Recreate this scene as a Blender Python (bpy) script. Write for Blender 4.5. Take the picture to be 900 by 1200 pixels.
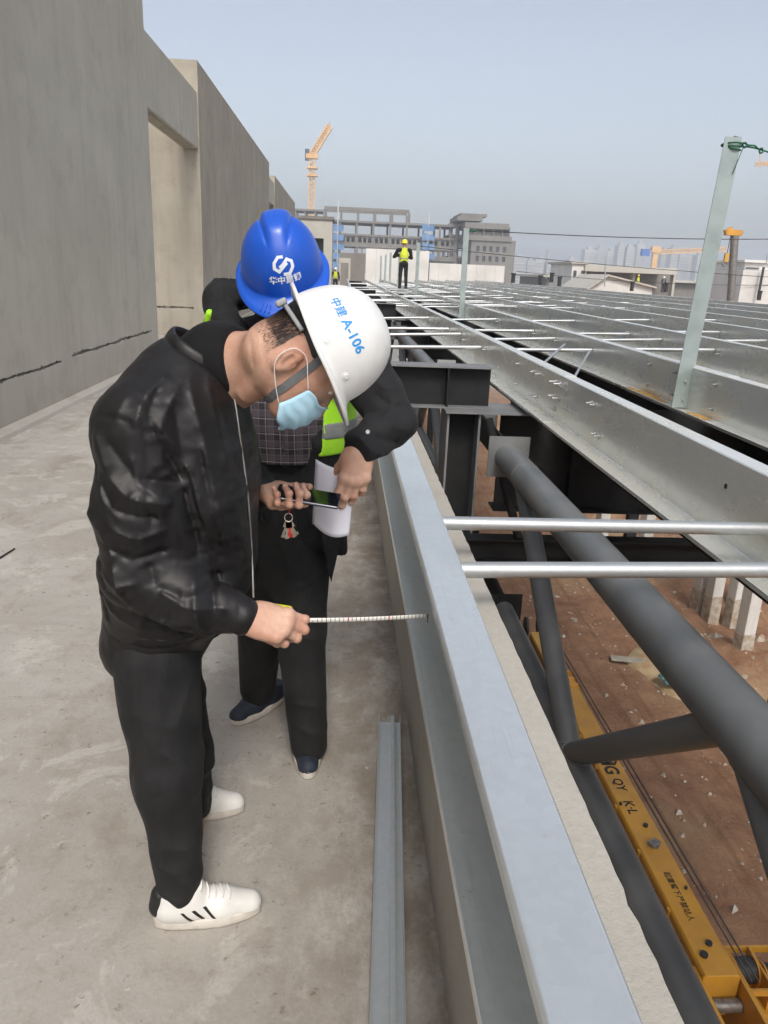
import bpy, math, random
import numpy as np
from math import sin, cos, tan, pi, radians, sqrt, atan2
from mathutils import Vector, Matrix

for _o in list(bpy.data.objects): bpy.data.objects.remove(_o)
S = bpy.context.scene
COL = S.collection
random.seed(7)

# ------------------------------------------------------------------ camera
YAW, PITCH, ROLL = radians(3.55), radians(17.4), radians(2.4)
CAM = Vector((0, 0, 1.6))
_fw = Vector((sin(YAW)*cos(PITCH), cos(YAW)*cos(PITCH), -sin(PITCH)))
_r0 = Vector((cos(YAW), -sin(YAW), 0)); _u0 = _r0.cross(_fw)
_r = cos(ROLL)*_r0 + sin(ROLL)*_u0; _u = -sin(ROLL)*_r0 + cos(ROLL)*_u0
cam_d = bpy.data.cameras.new('camera'); cam = bpy.data.objects.new('camera', cam_d); COL.objects.link(cam)
cam.matrix_world = Matrix(((_r.x, _u.x, -_fw.x, CAM.x), (_r.y, _u.y, -_fw.y, CAM.y), (_r.z, _u.z, -_fw.z, CAM.z), (0, 0, 0, 1)))
cam_d.sensor_fit = 'VERTICAL'; cam_d.sensor_height = 24; cam_d.lens = 18.0
cam_d.clip_start = 0.05; cam_d.clip_end = 9000
S.camera = cam
S.render.resolution_x, S.render.resolution_y = 768, 1024

# ------------------------------------------------------------------ sky and sun
SUN_EL, SUN_TRAVEL = radians(47), radians(93)      # light travels towards +X+Y, this far round from +X
w = bpy.data.worlds.new('World'); S.world = w; w.use_nodes = True
nt = w.node_tree; nt.nodes.clear()
sky = nt.nodes.new('ShaderNodeTexSky'); sky.sky_type = 'NISHITA'; sky.sun_disc = False
_sx, _sy = -cos(SUN_TRAVEL), -sin(SUN_TRAVEL)      # horizontal direction to the sun
sky.sun_elevation = SUN_EL; sky.sun_rotation = atan2(_sx, _sy)
sky.air_density = 1.0; sky.dust_density = 4.6; sky.ozone_density = 1.6; sky.altitude = 150
bg = nt.nodes.new('ShaderNodeBackground'); bg.inputs[1].default_value = 0.105
out = nt.nodes.new('ShaderNodeOutputWorld')
hs = nt.nodes.new('ShaderNodeHueSaturation'); hs.inputs['Saturation'].default_value = .52      # washed-out spring haze
nt.links.new(sky.outputs[0], hs.inputs['Color']); nt.links.new(hs.outputs[0], bg.inputs[0]); nt.links.new(bg.outputs[0], out.inputs[0])
sd = bpy.data.lights.new('sun', 'SUN'); sun = bpy.data.objects.new('sun', sd); COL.objects.link(sun)
sd.energy = 1.15; sd.angle = radians(14); sd.color = (1.0, 0.95, 0.88)
sun.rotation_euler = Vector((cos(SUN_TRAVEL)*cos(SUN_EL), sin(SUN_TRAVEL)*cos(SUN_EL), -sin(SUN_EL))).to_track_quat('-Z', 'Y').to_euler()
S.view_settings.view_transform = 'Standard'; S.view_settings.look = 'None'
S.view_settings.gamma = 1; S.view_settings.use_curve_mapping = False
S.view_settings.exposure = 0.86
S.render.engine = 'CYCLES'
S.cycles.max_bounces = 6; S.cycles.volume_bounces = 2
S.cycles.use_adaptive_sampling = True; S.cycles.adaptive_threshold = .02; S.cycles.adaptive_min_samples = 16

# ------------------------------------------------------------------ helpers
def at(px, py, y=None, x=None, z=None):
    """world point seen at photo pixel (900x1200) on a plane"""
    d = _fw*900 + _r*(px-450) - _u*(py-600)
    if y is not None: t = (y-CAM.y)/d.y
    elif x is not None: t = (x-CAM.x)/d.x
    else: t = (z-CAM.z)/d.z
    return CAM + d*t

def tag(o, label=None, cat=None, group=None, kind=None):
    if label: o['label'] = label
    if cat: o['category'] = cat
    if group: o['group'] = group
    if kind: o['kind'] = kind
    return o

def empty(name, loc=(0, 0, 0), label=None, cat=None, group=None):
    o = bpy.data.objects.new(name, None); COL.objects.link(o); o.location = loc
    o.empty_display_size = 0.1
    return tag(o, label, cat, group)

def link(name, me, parent=None, loc=None):
    o = bpy.data.objects.new(name, me); COL.objects.link(o)
    if parent is not None:
        o.parent = parent
        if loc is None:                       # mesh given in world coordinates: undo the parent's place
            p = parent; m = Matrix.Identity(4)
            while p is not None: m = Matrix.LocRotScale(p.location, p.rotation_euler, p.scale) @ m; p = p.parent
            o.matrix_local = m.inverted()
    if loc is not None: o.location = loc
    return o

class MB:
    def __init__(s): s.v = []; s.f = []; s.sm = []
    def add(s, vs, fs, smooth=False):
        b = len(s.v); s.v += [tuple(p) for p in vs]
        s.f += [tuple(b+i for i in f) for f in fs]; s.sm += [smooth]*len(fs); return s
    def box(s, x0, x1, y0, y1, z0, z1):
        vs = [(x, y, z) for z in (z0, z1) for y in (y0, y1) for x in (x0, x1)]
        return s.add(vs, [(0, 2, 3, 1), (4, 5, 7, 6), (0, 1, 5, 4), (2, 6, 7, 3), (0, 4, 6, 2), (1, 3, 7, 5)])
    def obox(s, c, ax, ay, az):
        c, ax, ay, az = map(Vector, (c, ax, ay, az))
        vs = [c+sx*ax+sy*ay+sz*az for sz in (-1, 1) for sy in (-1, 1) for sx in (-1, 1)]
        fs = [(0, 2, 3, 1), (4, 5, 7, 6), (0, 1, 5, 4), (2, 6, 7, 3), (0, 4, 6, 2), (1, 3, 7, 5)]
        if ax.cross(ay).dot(az) < 0: fs = [f[::-1] for f in fs]
        return s.add(vs, fs)
    def tube(s, p0, p1, r0, r1=None, n=12, caps=True, smooth=True):
        p0, p1 = Vector(p0), Vector(p1); r1 = r0 if r1 is None else r1
        d = (p1-p0).normalized(); a = d.orthogonal().normalized(); b = d.cross(a)
        vs = [p+(a*cos(2*pi*i/n)+b*sin(2*pi*i/n))*r for p, r in ((p0, r0), (p1, r1)) for i in range(n)]
        s.add(vs, [(i, (i+1) % n, n+(i+1) % n, n+i) for i in range(n)], smooth)
        if caps:
            s.add(vs[:n], [tuple(range(n-1, -1, -1))]); s.add(vs[n:], [tuple(range(n))])
        return s
    def path(s, pts, r, n=8, smooth=True):
        pts = [Vector(p) for p in pts]; rr = r if isinstance(r, (list, tuple)) else [r]*len(pts); vs = []; a = None
        for i, p in enumerate(pts):
            d = (pts[min(i+1, len(pts)-1)]-pts[max(i-1, 0)]).normalized()
            a = d.orthogonal().normalized() if a is None else (a-d*a.dot(d)).normalized()
            b = d.cross(a)
            vs += [p+(a*cos(2*pi*k/n)+b*sin(2*pi*k/n))*rr[i] for k in range(n)]
        fs = [(i*n+k, i*n+(k+1) % n, (i+1)*n+(k+1) % n, (i+1)*n+k) for i in range(len(pts)-1) for k in range(n)]
        fs += [tuple(range(n-1, -1, -1)), tuple(range((len(pts)-1)*n, len(pts)*n))]
        return s.add(vs, fs, smooth)
    def prism(s, poly, axis, a, b):
        """poly of 2d points extruded along axis: 'y' -> (x,z), 'x' -> (y,z), 'z' -> (x,y)"""
        def P(p, t): return {'y': (p[0], t, p[1]), 'x': (t, p[0], p[1]), 'z': (p[0], p[1], t)}[axis]
        n = len(poly); vs = [P(p, a) for p in poly]+[P(p, b) for p in poly]
        ar = sum(poly[i][0]*poly[(i+1) % n][1]-poly[(i+1) % n][0]*poly[i][1] for i in range(n))
        fs = [(i, (i+1) % n, n+(i+1) % n, n+i) for i in range(n)]+[tuple(range(n-1, -1, -1)), tuple(range(n, 2*n))]
        flip = (ar < 0) != (axis == 'y') 
        if (b < a): flip = not flip
        if flip: fs = [f[::-1] for f in fs]
        return s.add(vs, fs)
    def mesh(s, name, m):
        me = bpy.data.meshes.new(name); me.from_pydata(s.v, [], s.f)
        me.polygons.foreach_set('use_smooth', s.sm)
        for k in (m if isinstance(m, (list, tuple)) else [m]): me.materials.append(k)
        me.update(); return me
    def build(s, name, m, parent=None, loc=None):
        return link(name, s.mesh(name, m), parent, loc)

def bevel(o, wdt, seg=2):
    b = o.modifiers.new('bevel', 'BEVEL'); b.width = wdt; b.segments = seg; b.limit_method = 'ANGLE'; b.angle_limit = radians(40)
    return o

def sheet_profile(pts, t):
    """closed outline of a bent sheet of thickness t following the 2d polyline pts"""
    def off(i, s):
        p = Vector(pts[i]); n = Vector((0, 0))
        ds = []
        if i > 0: ds.append((Vector(pts[i])-Vector(pts[i-1])).normalized())
        if i < len(pts)-1: ds.append((Vector(pts[i+1])-Vector(pts[i])).normalized())
        ns = [Vector((-d.y, d.x)) for d in ds]
        m = sum(ns, Vector((0, 0))).normalized(); k = 1/max(.3, m.dot(ns[0]))
        return tuple(p+m*s*t/2*k)
    return [off(i, 1) for i in range(len(pts))]+[off(i, -1) for i in range(len(pts)-1, -1, -1)]

def copy_tree(o, parent=None):
    c = o.copy(); COL.objects.link(c); c.parent = parent
    for ch in list(o.children): copy_tree(ch, c)
    return c
# ------------------------------------------------------------------ materials
def nodes(name):
    m = bpy.data.materials.new(name); m.use_nodes = True
    return m, m.node_tree, m.node_tree.nodes['Principled BSDF']

def _pos(t, scale=(1, 1, 1), obj=False, rot=(0, 0, 0)):
    mp = t.nodes.new('ShaderNodeMapping'); mp.inputs['Scale'].default_value = scale; mp.inputs['Rotation'].default_value = rot
    if obj:
        g = t.nodes.new('ShaderNodeTexCoord'); t.links.new(g.outputs['Object'], mp.inputs[0])
    else:
        g = t.nodes.new('ShaderNodeNewGeometry'); t.links.new(g.outputs['Position'], mp.inputs[0])
    return mp.outputs[0]

def _noise(t, vec, scale, detail=4, rough=.55, dist=0):
    n = t.nodes.new('ShaderNodeTexNoise'); n.inputs['Scale'].default_value = scale
    n.inputs['Detail'].default_value = detail; n.inputs['Roughness'].default_value = rough; n.inputs['Distortion'].default_value = dist
    t.links.new(vec, n.inputs['Vector']); return n.outputs['Fac']

def _range(t, fac, a, b, lo=0., hi=1.):
    r = t.nodes.new('ShaderNodeMapRange'); r.inputs[1].default_value = a; r.inputs[2].default_value = b
    r.inputs[3].default_value = lo; r.inputs[4].default_value = hi; t.links.new(fac, r.inputs[0]); return r.outputs[0]

def _mix(t, fac, a, b, mode='MIX'):
    m = t.nodes.new('ShaderNodeMix'); m.data_type = 'RGBA'; m.blend_type = mode
    def put(v, s):
        if isinstance(v, (tuple, list)): s.default_value = (*v[:3], 1)
        else: t.links.new(v, s)
    if isinstance(fac, (int, float)): m.inputs[0].default_value = fac
    else: t.links.new(fac, m.inputs[0])
    put(a, m.inputs[6]); put(b, m.inputs[7]); return m.outputs[2]

def _bump(t, bsdf, h, strength, dist, prev=None):
    b = t.nodes.new('ShaderNodeBump'); b.inputs['Strength'].default_value = strength; b.inputs['Distance'].default_value = dist
    t.links.new(h, b.inputs['Height'])
    if prev is not None: t.links.new(prev, b.inputs['Normal'])
    t.links.new(b.outputs[0], bsdf.inputs['Normal']); return b.outputs[0]

def plain(name, c, rough=.6, metal=0., c2=None, scale=8, amt=(.4, .65), bump=0, bscale=60, bdist=.002, obj=False, coat=0, rvar=0, spec=.5):
    m, t, b = nodes(name); b.inputs['Specular IOR Level'].default_value = spec
    b.inputs['Roughness'].default_value = rough; b.inputs['Metallic'].default_value = metal
    if coat: b.inputs['Coat Weight'].default_value = coat; b.inputs['Coat Roughness'].default_value = .12
    v = _pos(t, obj=obj)
    if c2:
        n = _noise(t, v, scale, 5)
        t.links.new(_mix(t, _range(t, n, *amt), c, c2), b.inputs['Base Color'])
        if rvar: t.links.new(_range(t, n, .3, .7, rough-rvar, rough+rvar), b.inputs['Roughness'])
    else: b.inputs['Base Color'].default_value = (*c, 1)
    if bump: _bump(t, b, _noise(t, v, bscale, 4), bump, bdist)
    return m

def concrete(name, base, light, dark, streak=.5, scale=1., warm=None, pit=.35):
    m, t, b = nodes(name); b.inputs['Roughness'].default_value = .88; b.inputs['Specular IOR Level'].default_value = .25
    v = _pos(t)
    col = _mix(t, _range(t, _noise(t, v, .7*scale, 6, .6, .4), .35, .68), base, light)
    col = _mix(t, _range(t, _noise(t, v, 2.6*scale, 5, .65), .52, .72, 0, .55), col, dark)
    st = _noise(t, _pos(t, (2.2, 2.2, .16)), 1.6*scale, 5, .6, .3)
    col = _mix(t, _range(t, st, .48, .72, 0, streak), col, dark)
    st2 = _noise(t, _pos(t, (5, 5, .25)), 1.4*scale, 3, .6)
    col = _mix(t, _range(t, st2, .58, .74, 0, streak*.7), col, light)
    if warm: col = _mix(t, _range(t, _noise(t, v, .35*scale, 3), .42, .62, 0, .8), col, warm)
    fine = _noise(t, v, 55, 4, .7)
    col = _mix(t, _range(t, fine, .3, .75, 0, .35), col, dark)
    t.links.new(col, b.inputs['Base Color'])
    p = _bump(t, b, _noise(t, v, 9, 4), .12, .02)
    _bump(t, b, fine, pit, .003, p)
    return m

def floor_concrete():
    m, t, b = nodes('walkway_concrete'); b.inputs['Roughness'].default_value = .85; b.inputs['Specular IOR Level'].default_value = .3
    v = _pos(t)
    col = _mix(t, _range(t, _noise(t, v, .9, 6, .62, .5), .36, .66), (.345, .318, .28), (.455, .43, .395))
    # wet/brown blotches with patchy edges, trowel streaks, pale dried slurry
    bl = _noise(t, _pos(t, (1.3, .9, 1)), 1.5, 10, .72, .15)
    col = _mix(t, _range(t, bl, .53, .64, 0, .6), col, (.245, .205, .165))
    bl2 = _noise(t, _pos(t, (1.1, .9, 1)), 3.1, 10, .72, .6)
    col = _mix(t, _range(t, bl2, .55, .59, 0, .5), col, (.55, .52, .475))
    tr = _noise(t, _pos(t, (1.2, 7, 1), rot=(0, 0, .6)), 1.1, 8, .75, .2)
    col = _mix(t, _range(t, tr, .52, .72, 0, .35), col, (.26, .23, .2))
    sx = t.nodes.new('ShaderNodeSeparateXYZ'); t.links.new(v, sx.inputs[0])      # damp brown band spilled along the parapet foot
    dm = t.nodes.new('ShaderNodeMath'); dm.operation = 'MULTIPLY'; t.links.new(_range(t, sx.outputs[0], -.32, .16), dm.inputs[0]); t.links.new(_range(t, _noise(t, _pos(t, (1.3, .8, 1)), 3.4, 9, .74), .40, .56), dm.inputs[1])
    dk = t.nodes.new('ShaderNodeMath'); dk.operation = 'MULTIPLY'; dk.inputs[1].default_value = .75; t.links.new(dm.outputs[0], dk.inputs[0])
    col = _mix(t, dk.outputs[0], col, (.185, .145, .11))
    pits = _noise(t, v, 23, 6, .75)
    col = _mix(t, _range(t, pits, .60, .66, 0, .75), col, (.16, .13, .105)); gr = _noise(t, v, 8, 8, .8, .3); col = _mix(t, _range(t, gr, .52, .62, 0, .35), col, (.27, .225, .18))
    fine = _noise(t, v, 90, 4, .7)
    col = _mix(t, _range(t, fine, .35, .75, 0, .3), col, (.22, .2, .17))
    t.links.new(col, b.inputs['Base Color'])
    p = _bump(t, b, bl, .35, .012); p = _bump(t, b, pits, .5, .004, p); _bump(t, b, fine, .4, .002, p)
    return m

def galvanised(name, base=(.62, .65, .67), rough=.36, dirt=.3, warm=(.55, .53, .45), metal=.85):
    m, t, b = nodes(name); b.inputs['Metallic'].default_value = metal
    v = _pos(t)
    vo = t.nodes.new('ShaderNodeTexVoronoi'); vo.inputs['Scale'].default_value = 70; t.links.new(v, vo.inputs['Vector'])
    hsv = t.nodes.new('ShaderNodeSeparateColor'); t.links.new(vo.outputs['Color'], hsv.inputs[0])
    sp = hsv.outputs[0]
    big = _noise(t, _pos(t, (1, .35, 1)), 3.2, 6, .6, .4)
    col = _mix(t, _range(t, sp, 0, 1, 0, .22), base, tuple(.75*c for c in base))
    spl = _noise(t, v, 19, 6, .7)
    col = _mix(t, _range(t, spl, .66, .70, 0, .6), col, (.50, .48, .44))
    col = _mix(t, _range(t, big, .45, .72, 0, dirt), col, warm)
    sc = _noise(t, _pos(t, (30, 1.2, 30)), 3, 4, .6)
    col = _mix(t, _range(t, sc, .6, .75, 0, .25), col, tuple(.55*c for c in base))
    t.links.new(col, b.inputs['Base Color'])
    rr = _range(t, big, .3, .7, rough-.07, rough+.12); t.links.new(rr, b.inputs['Roughness'])
    p = _bump(t, b, _noise(t, _pos(t, (2, .5, 2)), 4, 3), .16, .014); _bump(t, b, _noise(t, v, 60, 3), .08, .001, p)
    return m

def dirt():
    m, t, b = nodes('dirt'); b.inputs['Roughness'].default_value = .95; b.inputs['Specular IOR Level'].default_value = .15
    v = _pos(t)
    a = _noise(t, v, .16, 8, .62, .3); c = _noise(t, v, 1.1, 9, .7, .4); f = _noise(t, v, 7, 6, .75)
    col = _mix(t, _range(t, c, .35, .68), (.28, .15, .088), (.45, .26, .155))
    col = _mix(t, _range(t, a, .5, .62, 0, .75), col, (.47, .32, .19))
    tr = _noise(t, _pos(t, (2.6, .10, 1), rot=(0, 0, -.05)), .9, 5, .65, .35)
    col = _mix(t, _range(t, tr, .52, .68, 0, .55), col, (.19, .095, .055))
    col = _mix(t, _range(t, f, .60, .72, 0, .7), col, (.46, .35, .25)); col = _mix(t, _range(t, f, .28, .42, .6, 0), col, (.12, .062, .038))
    t.links.new(col, b.inputs['Base Color'])
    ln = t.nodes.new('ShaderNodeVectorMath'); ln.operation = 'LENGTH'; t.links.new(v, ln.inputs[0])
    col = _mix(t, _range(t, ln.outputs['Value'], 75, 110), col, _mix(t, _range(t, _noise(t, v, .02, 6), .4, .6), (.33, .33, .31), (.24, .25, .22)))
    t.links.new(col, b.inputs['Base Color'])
    f2 = _noise(t, v, 26, 5, .7); p = _bump(t, b, tr, .8, .25); p = _bump(t, b, c, .9, .25, p); p = _bump(t, b, f, 1., .08, p); _bump(t, b, f2, .8, .03, p)
    return m

def leather():
    m, t, b = nodes('black_leather'); b.inputs['Base Color'].default_value = (.011, .010, .0105, 1)
    b.inputs['Roughness'].default_value = .5; b.inputs['Specular IOR Level'].default_value = .32
    v = _pos(t)
    wr = _noise(t, _pos(t, (1.2, 1, .55), rot=(0, .5, 0)), 17, 5, .55, 1.6)
    cr = _noise(t, _pos(t, (1.25, 1.1, .62), rot=(0, .45, 0)), 6.5, 2.5, .5, .9); cr.node.noise_type = 'RIDGED_MULTIFRACTAL'
    cr2 = _noise(t, _pos(t, (1, 1.1, .8), rot=(0, -.6, 0)), 15, 2, .5, .6); cr2.node.noise_type = 'RIDGED_MULTIFRACTAL'
    t.links.new(_range(t, _noise(t, v, 9, 4), .3, .7, .38, .54), b.inputs['Roughness'])
    p = _bump(t, b, cr, .8, .012); p = _bump(t, b, cr2, .45, .005, p); p = _bump(t, b, wr, .08, .005, p)
    _bump(t, b, _noise(t, v, 420, 3, .6), .25, .0006, p)
    return m

def fabric(name, c, c2=None, rough=.92, weave=700, fold=.22, fscale=13, sheen=.02):
    m, t, b = nodes(name); b.inputs['Roughness'].default_value = rough; b.inputs['Specular IOR Level'].default_value = .2
    b.inputs['Sheen Weight'].default_value = sheen
    v = _pos(t)
    t.links.new(_mix(t, _range(t, _noise(t, v, 12, 4), .35, .7), c, c2 or tuple(.7*k for k in c)), b.inputs['Base Color'])
    cr = _noise(t, _pos(t, (1, 1.1, .6), rot=(0, .4, 0)), 7, 2.5, .5, .9); cr.node.noise_type = 'RIDGED_MULTIFRACTAL'
    p = _bump(t, b, cr, fold*1.3, .010); p = _bump(t, b, _noise(t, _pos(t, (1, 1, .5)), fscale, 4, .5, 1.2), fold*.6, .012, p)
    _bump(t, b, _noise(t, v, weave, 2), .25, .0006, p)
    return m

def skin():
    m, t, b = nodes('skin'); b.inputs['Roughness'].default_value = .5; b.inputs['Specular IOR Level'].default_value = .4
    v = _pos(t)
    col = _mix(t, _range(t, _noise(t, v, 16, 4, .6), .35, .68), (.55, .345, .25), (.43, .215, .145))
    col = _mix(t, _range(t, _noise(t, v, 160, 3), .4, .75, 0, .35), col, (.40, .20, .145))
    t.links.new(col, b.inputs['Base Color'])
    b.inputs['Subsurface Weight'].default_value = .12; b.inputs['Subsurface Radius'].default_value = (.012, .005, .003); b.inputs['Subsurface Scale'].default_value = .5
    p = _bump(t, b, _noise(t, v, 90, 4), .18, .002); _bump(t, b, _noise(t, v, 420, 3), .2, .0006, p)
    return m

def plaid():
    m, t, b = nodes('plaid_cloth'); b.inputs['Roughness'].default_value = .9
    g = t.nodes.new('ShaderNodeNewGeometry'); sx = t.nodes.new('ShaderNodeSeparateXYZ')
    t.links.new(g.outputs['Position'], sx.inputs[0])
    def lines(sock, period, width, phase=0):
        a = t.nodes.new('ShaderNodeMath'); a.operation = 'MULTIPLY_ADD'; a.inputs[1].default_value = 1/period; a.inputs[2].default_value = phase
        t.links.new(sock, a.inputs[0])
        f = t.nodes.new('ShaderNodeMath'); f.operation = 'FRACT'; t.links.new(a.outputs[0], f.inputs[0])
        l = t.nodes.new('ShaderNodeMath'); l.operation = 'LESS_THAN'; l.inputs[1].default_value = width; t.links.new(f.outputs[0], l.inputs[0])
        return l.outputs[0]
    X, Z = sx.outputs[0], sx.outputs[2]
    col = _mix(t, _range(t, _noise(t, _pos(t), 20, 3), .3, .7), (.020, .016, .020), (.032, .024, .028))
    def k(s, f):
        q = t.nodes.new('ShaderNodeMath'); q.operation = 'MULTIPLY'; q.inputs[1].default_value = f; t.links.new(s, q.inputs[0]); return q.outputs[0]
    for s, p in ((X, .041), (Z, .046)):
        col = _mix(t, k(lines(s, p, .36, .1), .42), col, (.10, .08, .095))
        col = _mix(t, k(lines(s, p, .06, .25), .5), col, (.30, .28, .30)); col = _mix(t, k(lines(s, p, .06, .72), .35), col, (.22, .20, .22))
    t.links.new(col, b.inputs['Base Color'])
    _bump(t, b, _noise(t, _pos(t), 25, 3), .3, .006)
    return m

M = dict(
    wall=concrete('wall_concrete', (.43, .405, .345), (.51, .485, .42), (.33, .305, .255), .4),
    wall2=concrete('return_concrete', (.33, .285, .21), (.41, .365, .285), (.23, .20, .155), .4, warm=(.40, .33, .235)),
    wall3=concrete('tan_concrete', (.33, .295, .24), (.41, .37, .305), (.245, .22, .175), .6),
    kerb=concrete('kerb_concrete', (.40, .375, .33), (.48, .455, .41), (.28, .25, .21), .1),
    ledge=concrete('parapet_concrete', (.37, .345, .30), (.44, .415, .37), (.26, .235, .195), .1, pit=.9),
    crack=plain('crack_shadow_grit', (.06, .052, .045), .95, c2=(.14, .12, .10), scale=40, bump=.8, bscale=50, bdist=.01),
    floor=floor_concrete(),
    far_conc=concrete('far_concrete', (.185, .172, .155), (.23, .215, .195), (.13, .12, .11), .3, scale=.15, pit=0),
    far_conc2=concrete('far_pale_concrete', (.44, .42, .37), (.5, .48, .43), (.34, .32, .28), .3, scale=.15, pit=0),
    precast=concrete('precast_concrete', (.58, .565, .53), (.66, .65, .62), (.42, .40, .36), .3),
    white_panel=plain('white_panel', (.64, .63, .60), .7, c2=(.55, .54, .51), scale=.6),
    galv=galvanised('galvanised_steel', (.70, .71, .68), .24, .6, (.66, .62, .47), .42),
    galv_ch=galvanised('galvanised_channel', (.76, .79, .79), .32, .55, (.55, .59, .59), .72),
    galv_tube=galvanised('galvanised_tube', (.50, .52, .53), .40, .4, (.40, .40, .36), .7),
    zinc=plain('zinc_bolt', (.52, .53, .54), .45, .8, c2=(.38, .38, .38), scale=60),
    post=plain('post_grey_green_steel', (.33, .385, .38), .45, .4, c2=(.27, .32, .315), scale=6, bump=.1, bscale=15, bdist=.004),
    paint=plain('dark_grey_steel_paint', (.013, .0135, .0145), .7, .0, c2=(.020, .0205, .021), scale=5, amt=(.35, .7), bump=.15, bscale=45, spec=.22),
    pipe=plain('grey_pipe_paint', (.115, .122, .125), .42, .0, c2=(.18, .185, .185), scale=3.2, amt=(.42, .7), bump=.12, bscale=40, rvar=.08),
    beam_top=plain('lighter_grey_steel_paint', (.15, .155, .16), .6, c2=(.20, .20, .20), scale=6),  # lighter grey on flanges and cap plates than on the webs
    dirt=dirt(),
    rubble=plain('rubble', (.45, .41, .35), .95, c2=(.30, .23, .16), scale=4, bump=.4, bscale=12, bdist=.02),
    sand=plain('pale_sand', (.50, .38, .22), .95, c2=(.38, .25, .14), scale=2.2, bump=.7, bscale=6, bdist=.05),
    plank=plain('grey_board', (.36, .33, .27), .9, c2=(.25, .22, .17), scale=3),
    tarp=plain('teal_tarp', (.10, .25, .25), .6, c2=(.05, .15, .15), scale=5),
    rust=plain('ochre_dust', (.50, .29, .07), .95, c2=(.36, .20, .06), scale=30, bump=.6, bscale=70, bdist=.006),
    crane_y=plain('crane_yellow_paint', (.62, .31, .028), .42, c2=(.46, .22, .03), scale=1.5, amt=(.4, .75), coat=.2),
    crane_y2=plain('faded_yellow_paint', (.60, .36, .07), .55, c2=(.5, .29, .06), scale=1.2),
    blk=plain('black_rubber', (.018, .018, .018), .6, c2=(.035, .034, .033), scale=20),
    dark_mark=plain('black_lettering', (.015, .014, .013), .6),
    steel=plain('worn_steel', (.30, .29, .28), .45, .6, c2=(.18, .16, .14), scale=15),
    tower_y=plain('tower_crane_orange', (.70, .42, .17), .6, c2=(.62, .36, .14), scale=.6),
    tower_b=plain('tower_crane_cab_dark', (.06, .075, .09), .6),
    cab_blue=plain('cab_blue', (.03, .12, .42), .6),
    net_blue=plain('scaffold_net_blue', (.07, .17, .36), .8, c2=(.16, .26, .42), scale=.8),
    far_steel=plain('far_galvanised_steel', (.42, .44, .45), .5, .3),
    glass=plain('dark_opening', (.05, .055, .06), .4),
    haze_bld=plain('far_tower_concrete', (.30, .30, .30), .9, c2=(.38, .37, .35), scale=.02),
    leather=leather(), sweater=fabric('black_knit', (.010, .010, .011), weave=500),
    trousers=fabric('black_trousers', (.015, .015, .016), (.023, .023, .0235), .75, fold=.9),
    coat=fabric('black_coat', (.014, .014, .0155), (.020, .020, .0215), .78, fold=.6, fscale=16),
    skin=skin(), hair=plain('black_hair', (.010, .008, .007), .5),
    plaid=plaid(),
    hiviz=plain('hi_vis_green', (.40, .80, .03), .7, c2=(.33, .70, .02), scale=14, bump=.3, bscale=30, bdist=.006),
    hiviz_y=plain('hi_vis_yellow', (.62, .70, .04), .7, c2=(.50, .58, .03), scale=14),
    reflect=plain('reflective_grey_tape', (.20, .21, .21), .5, c2=(.26, .27, .27), scale=30),
    hat_w=plain('white_hat_plastic', (.69, .69, .68), .42, c2=(.60, .60, .58), scale=16, amt=(.5, .8), coat=.10, bump=.03, bscale=90, bdist=.001),
    hat_b=plain('blue_hat_plastic', (.008, .088, .52), .36, c2=(.007, .075, .46), scale=10, coat=.12),
    hat_y=plain('yellow_hat_plastic', (.80, .60, .02), .4),
    hat_ink=plain('blue_print', (.015, .25, .62), .5), white_ink=plain('white_print', (.72, .76, .82), .5),
    strap=plain('grey_strap', (.10, .105, .11), .8, c2=(.14, .145, .15), scale=50),
    ratchet=plain('grey_plastic', (.30, .31, .32), .5), white_pl=plain('white_elastic', (.75, .75, .74), .7),
    mask=plain('mask_blue_cloth', (.42, .66, .80), .85, c2=(.34, .58, .74), scale=12, bump=.2, bscale=40, bdist=.003),
    shoe_w=plain('white_shoe_leather', (.74, .73, .70), .5, c2=(.66, .65, .62), scale=20), shoe_k=plain('black_shoe_stripe', (.014, .014, .014), .5),
    sole=plain('pale_rubber_sole', (.62, .58, .52), .7, c2=(.5, .46, .41), scale=30), shoe_d=plain('navy_shoe', (.014, .020, .034), .7, c2=(.02, .028, .045), scale=30),
    phone=plain('phone_glass', (.006, .007, .012), .08, coat=.6), phone_rim=plain('phone_rim', (.10, .10, .12), .3, .8),
    paper=plain('white_paper', (.74, .73, .80), .9, c2=(.70, .69, .77), scale=6), tape_w=plain('tape_white', (.80, .79, .74), .45), tape_y=plain('tape_case_yellow', (.72, .66, .02), .5),
    key=plain('key_metal', (.55, .52, .45), .3, .9), key_red=plain('key_red_plastic', (.5, .03, .02), .4),
    rope=plain('green_rope', (.015, .13, .06), .85, c2=(.01, .08, .04), scale=90), wire=plain('dark_wire', (.04, .04, .042), .7),
)
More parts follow.
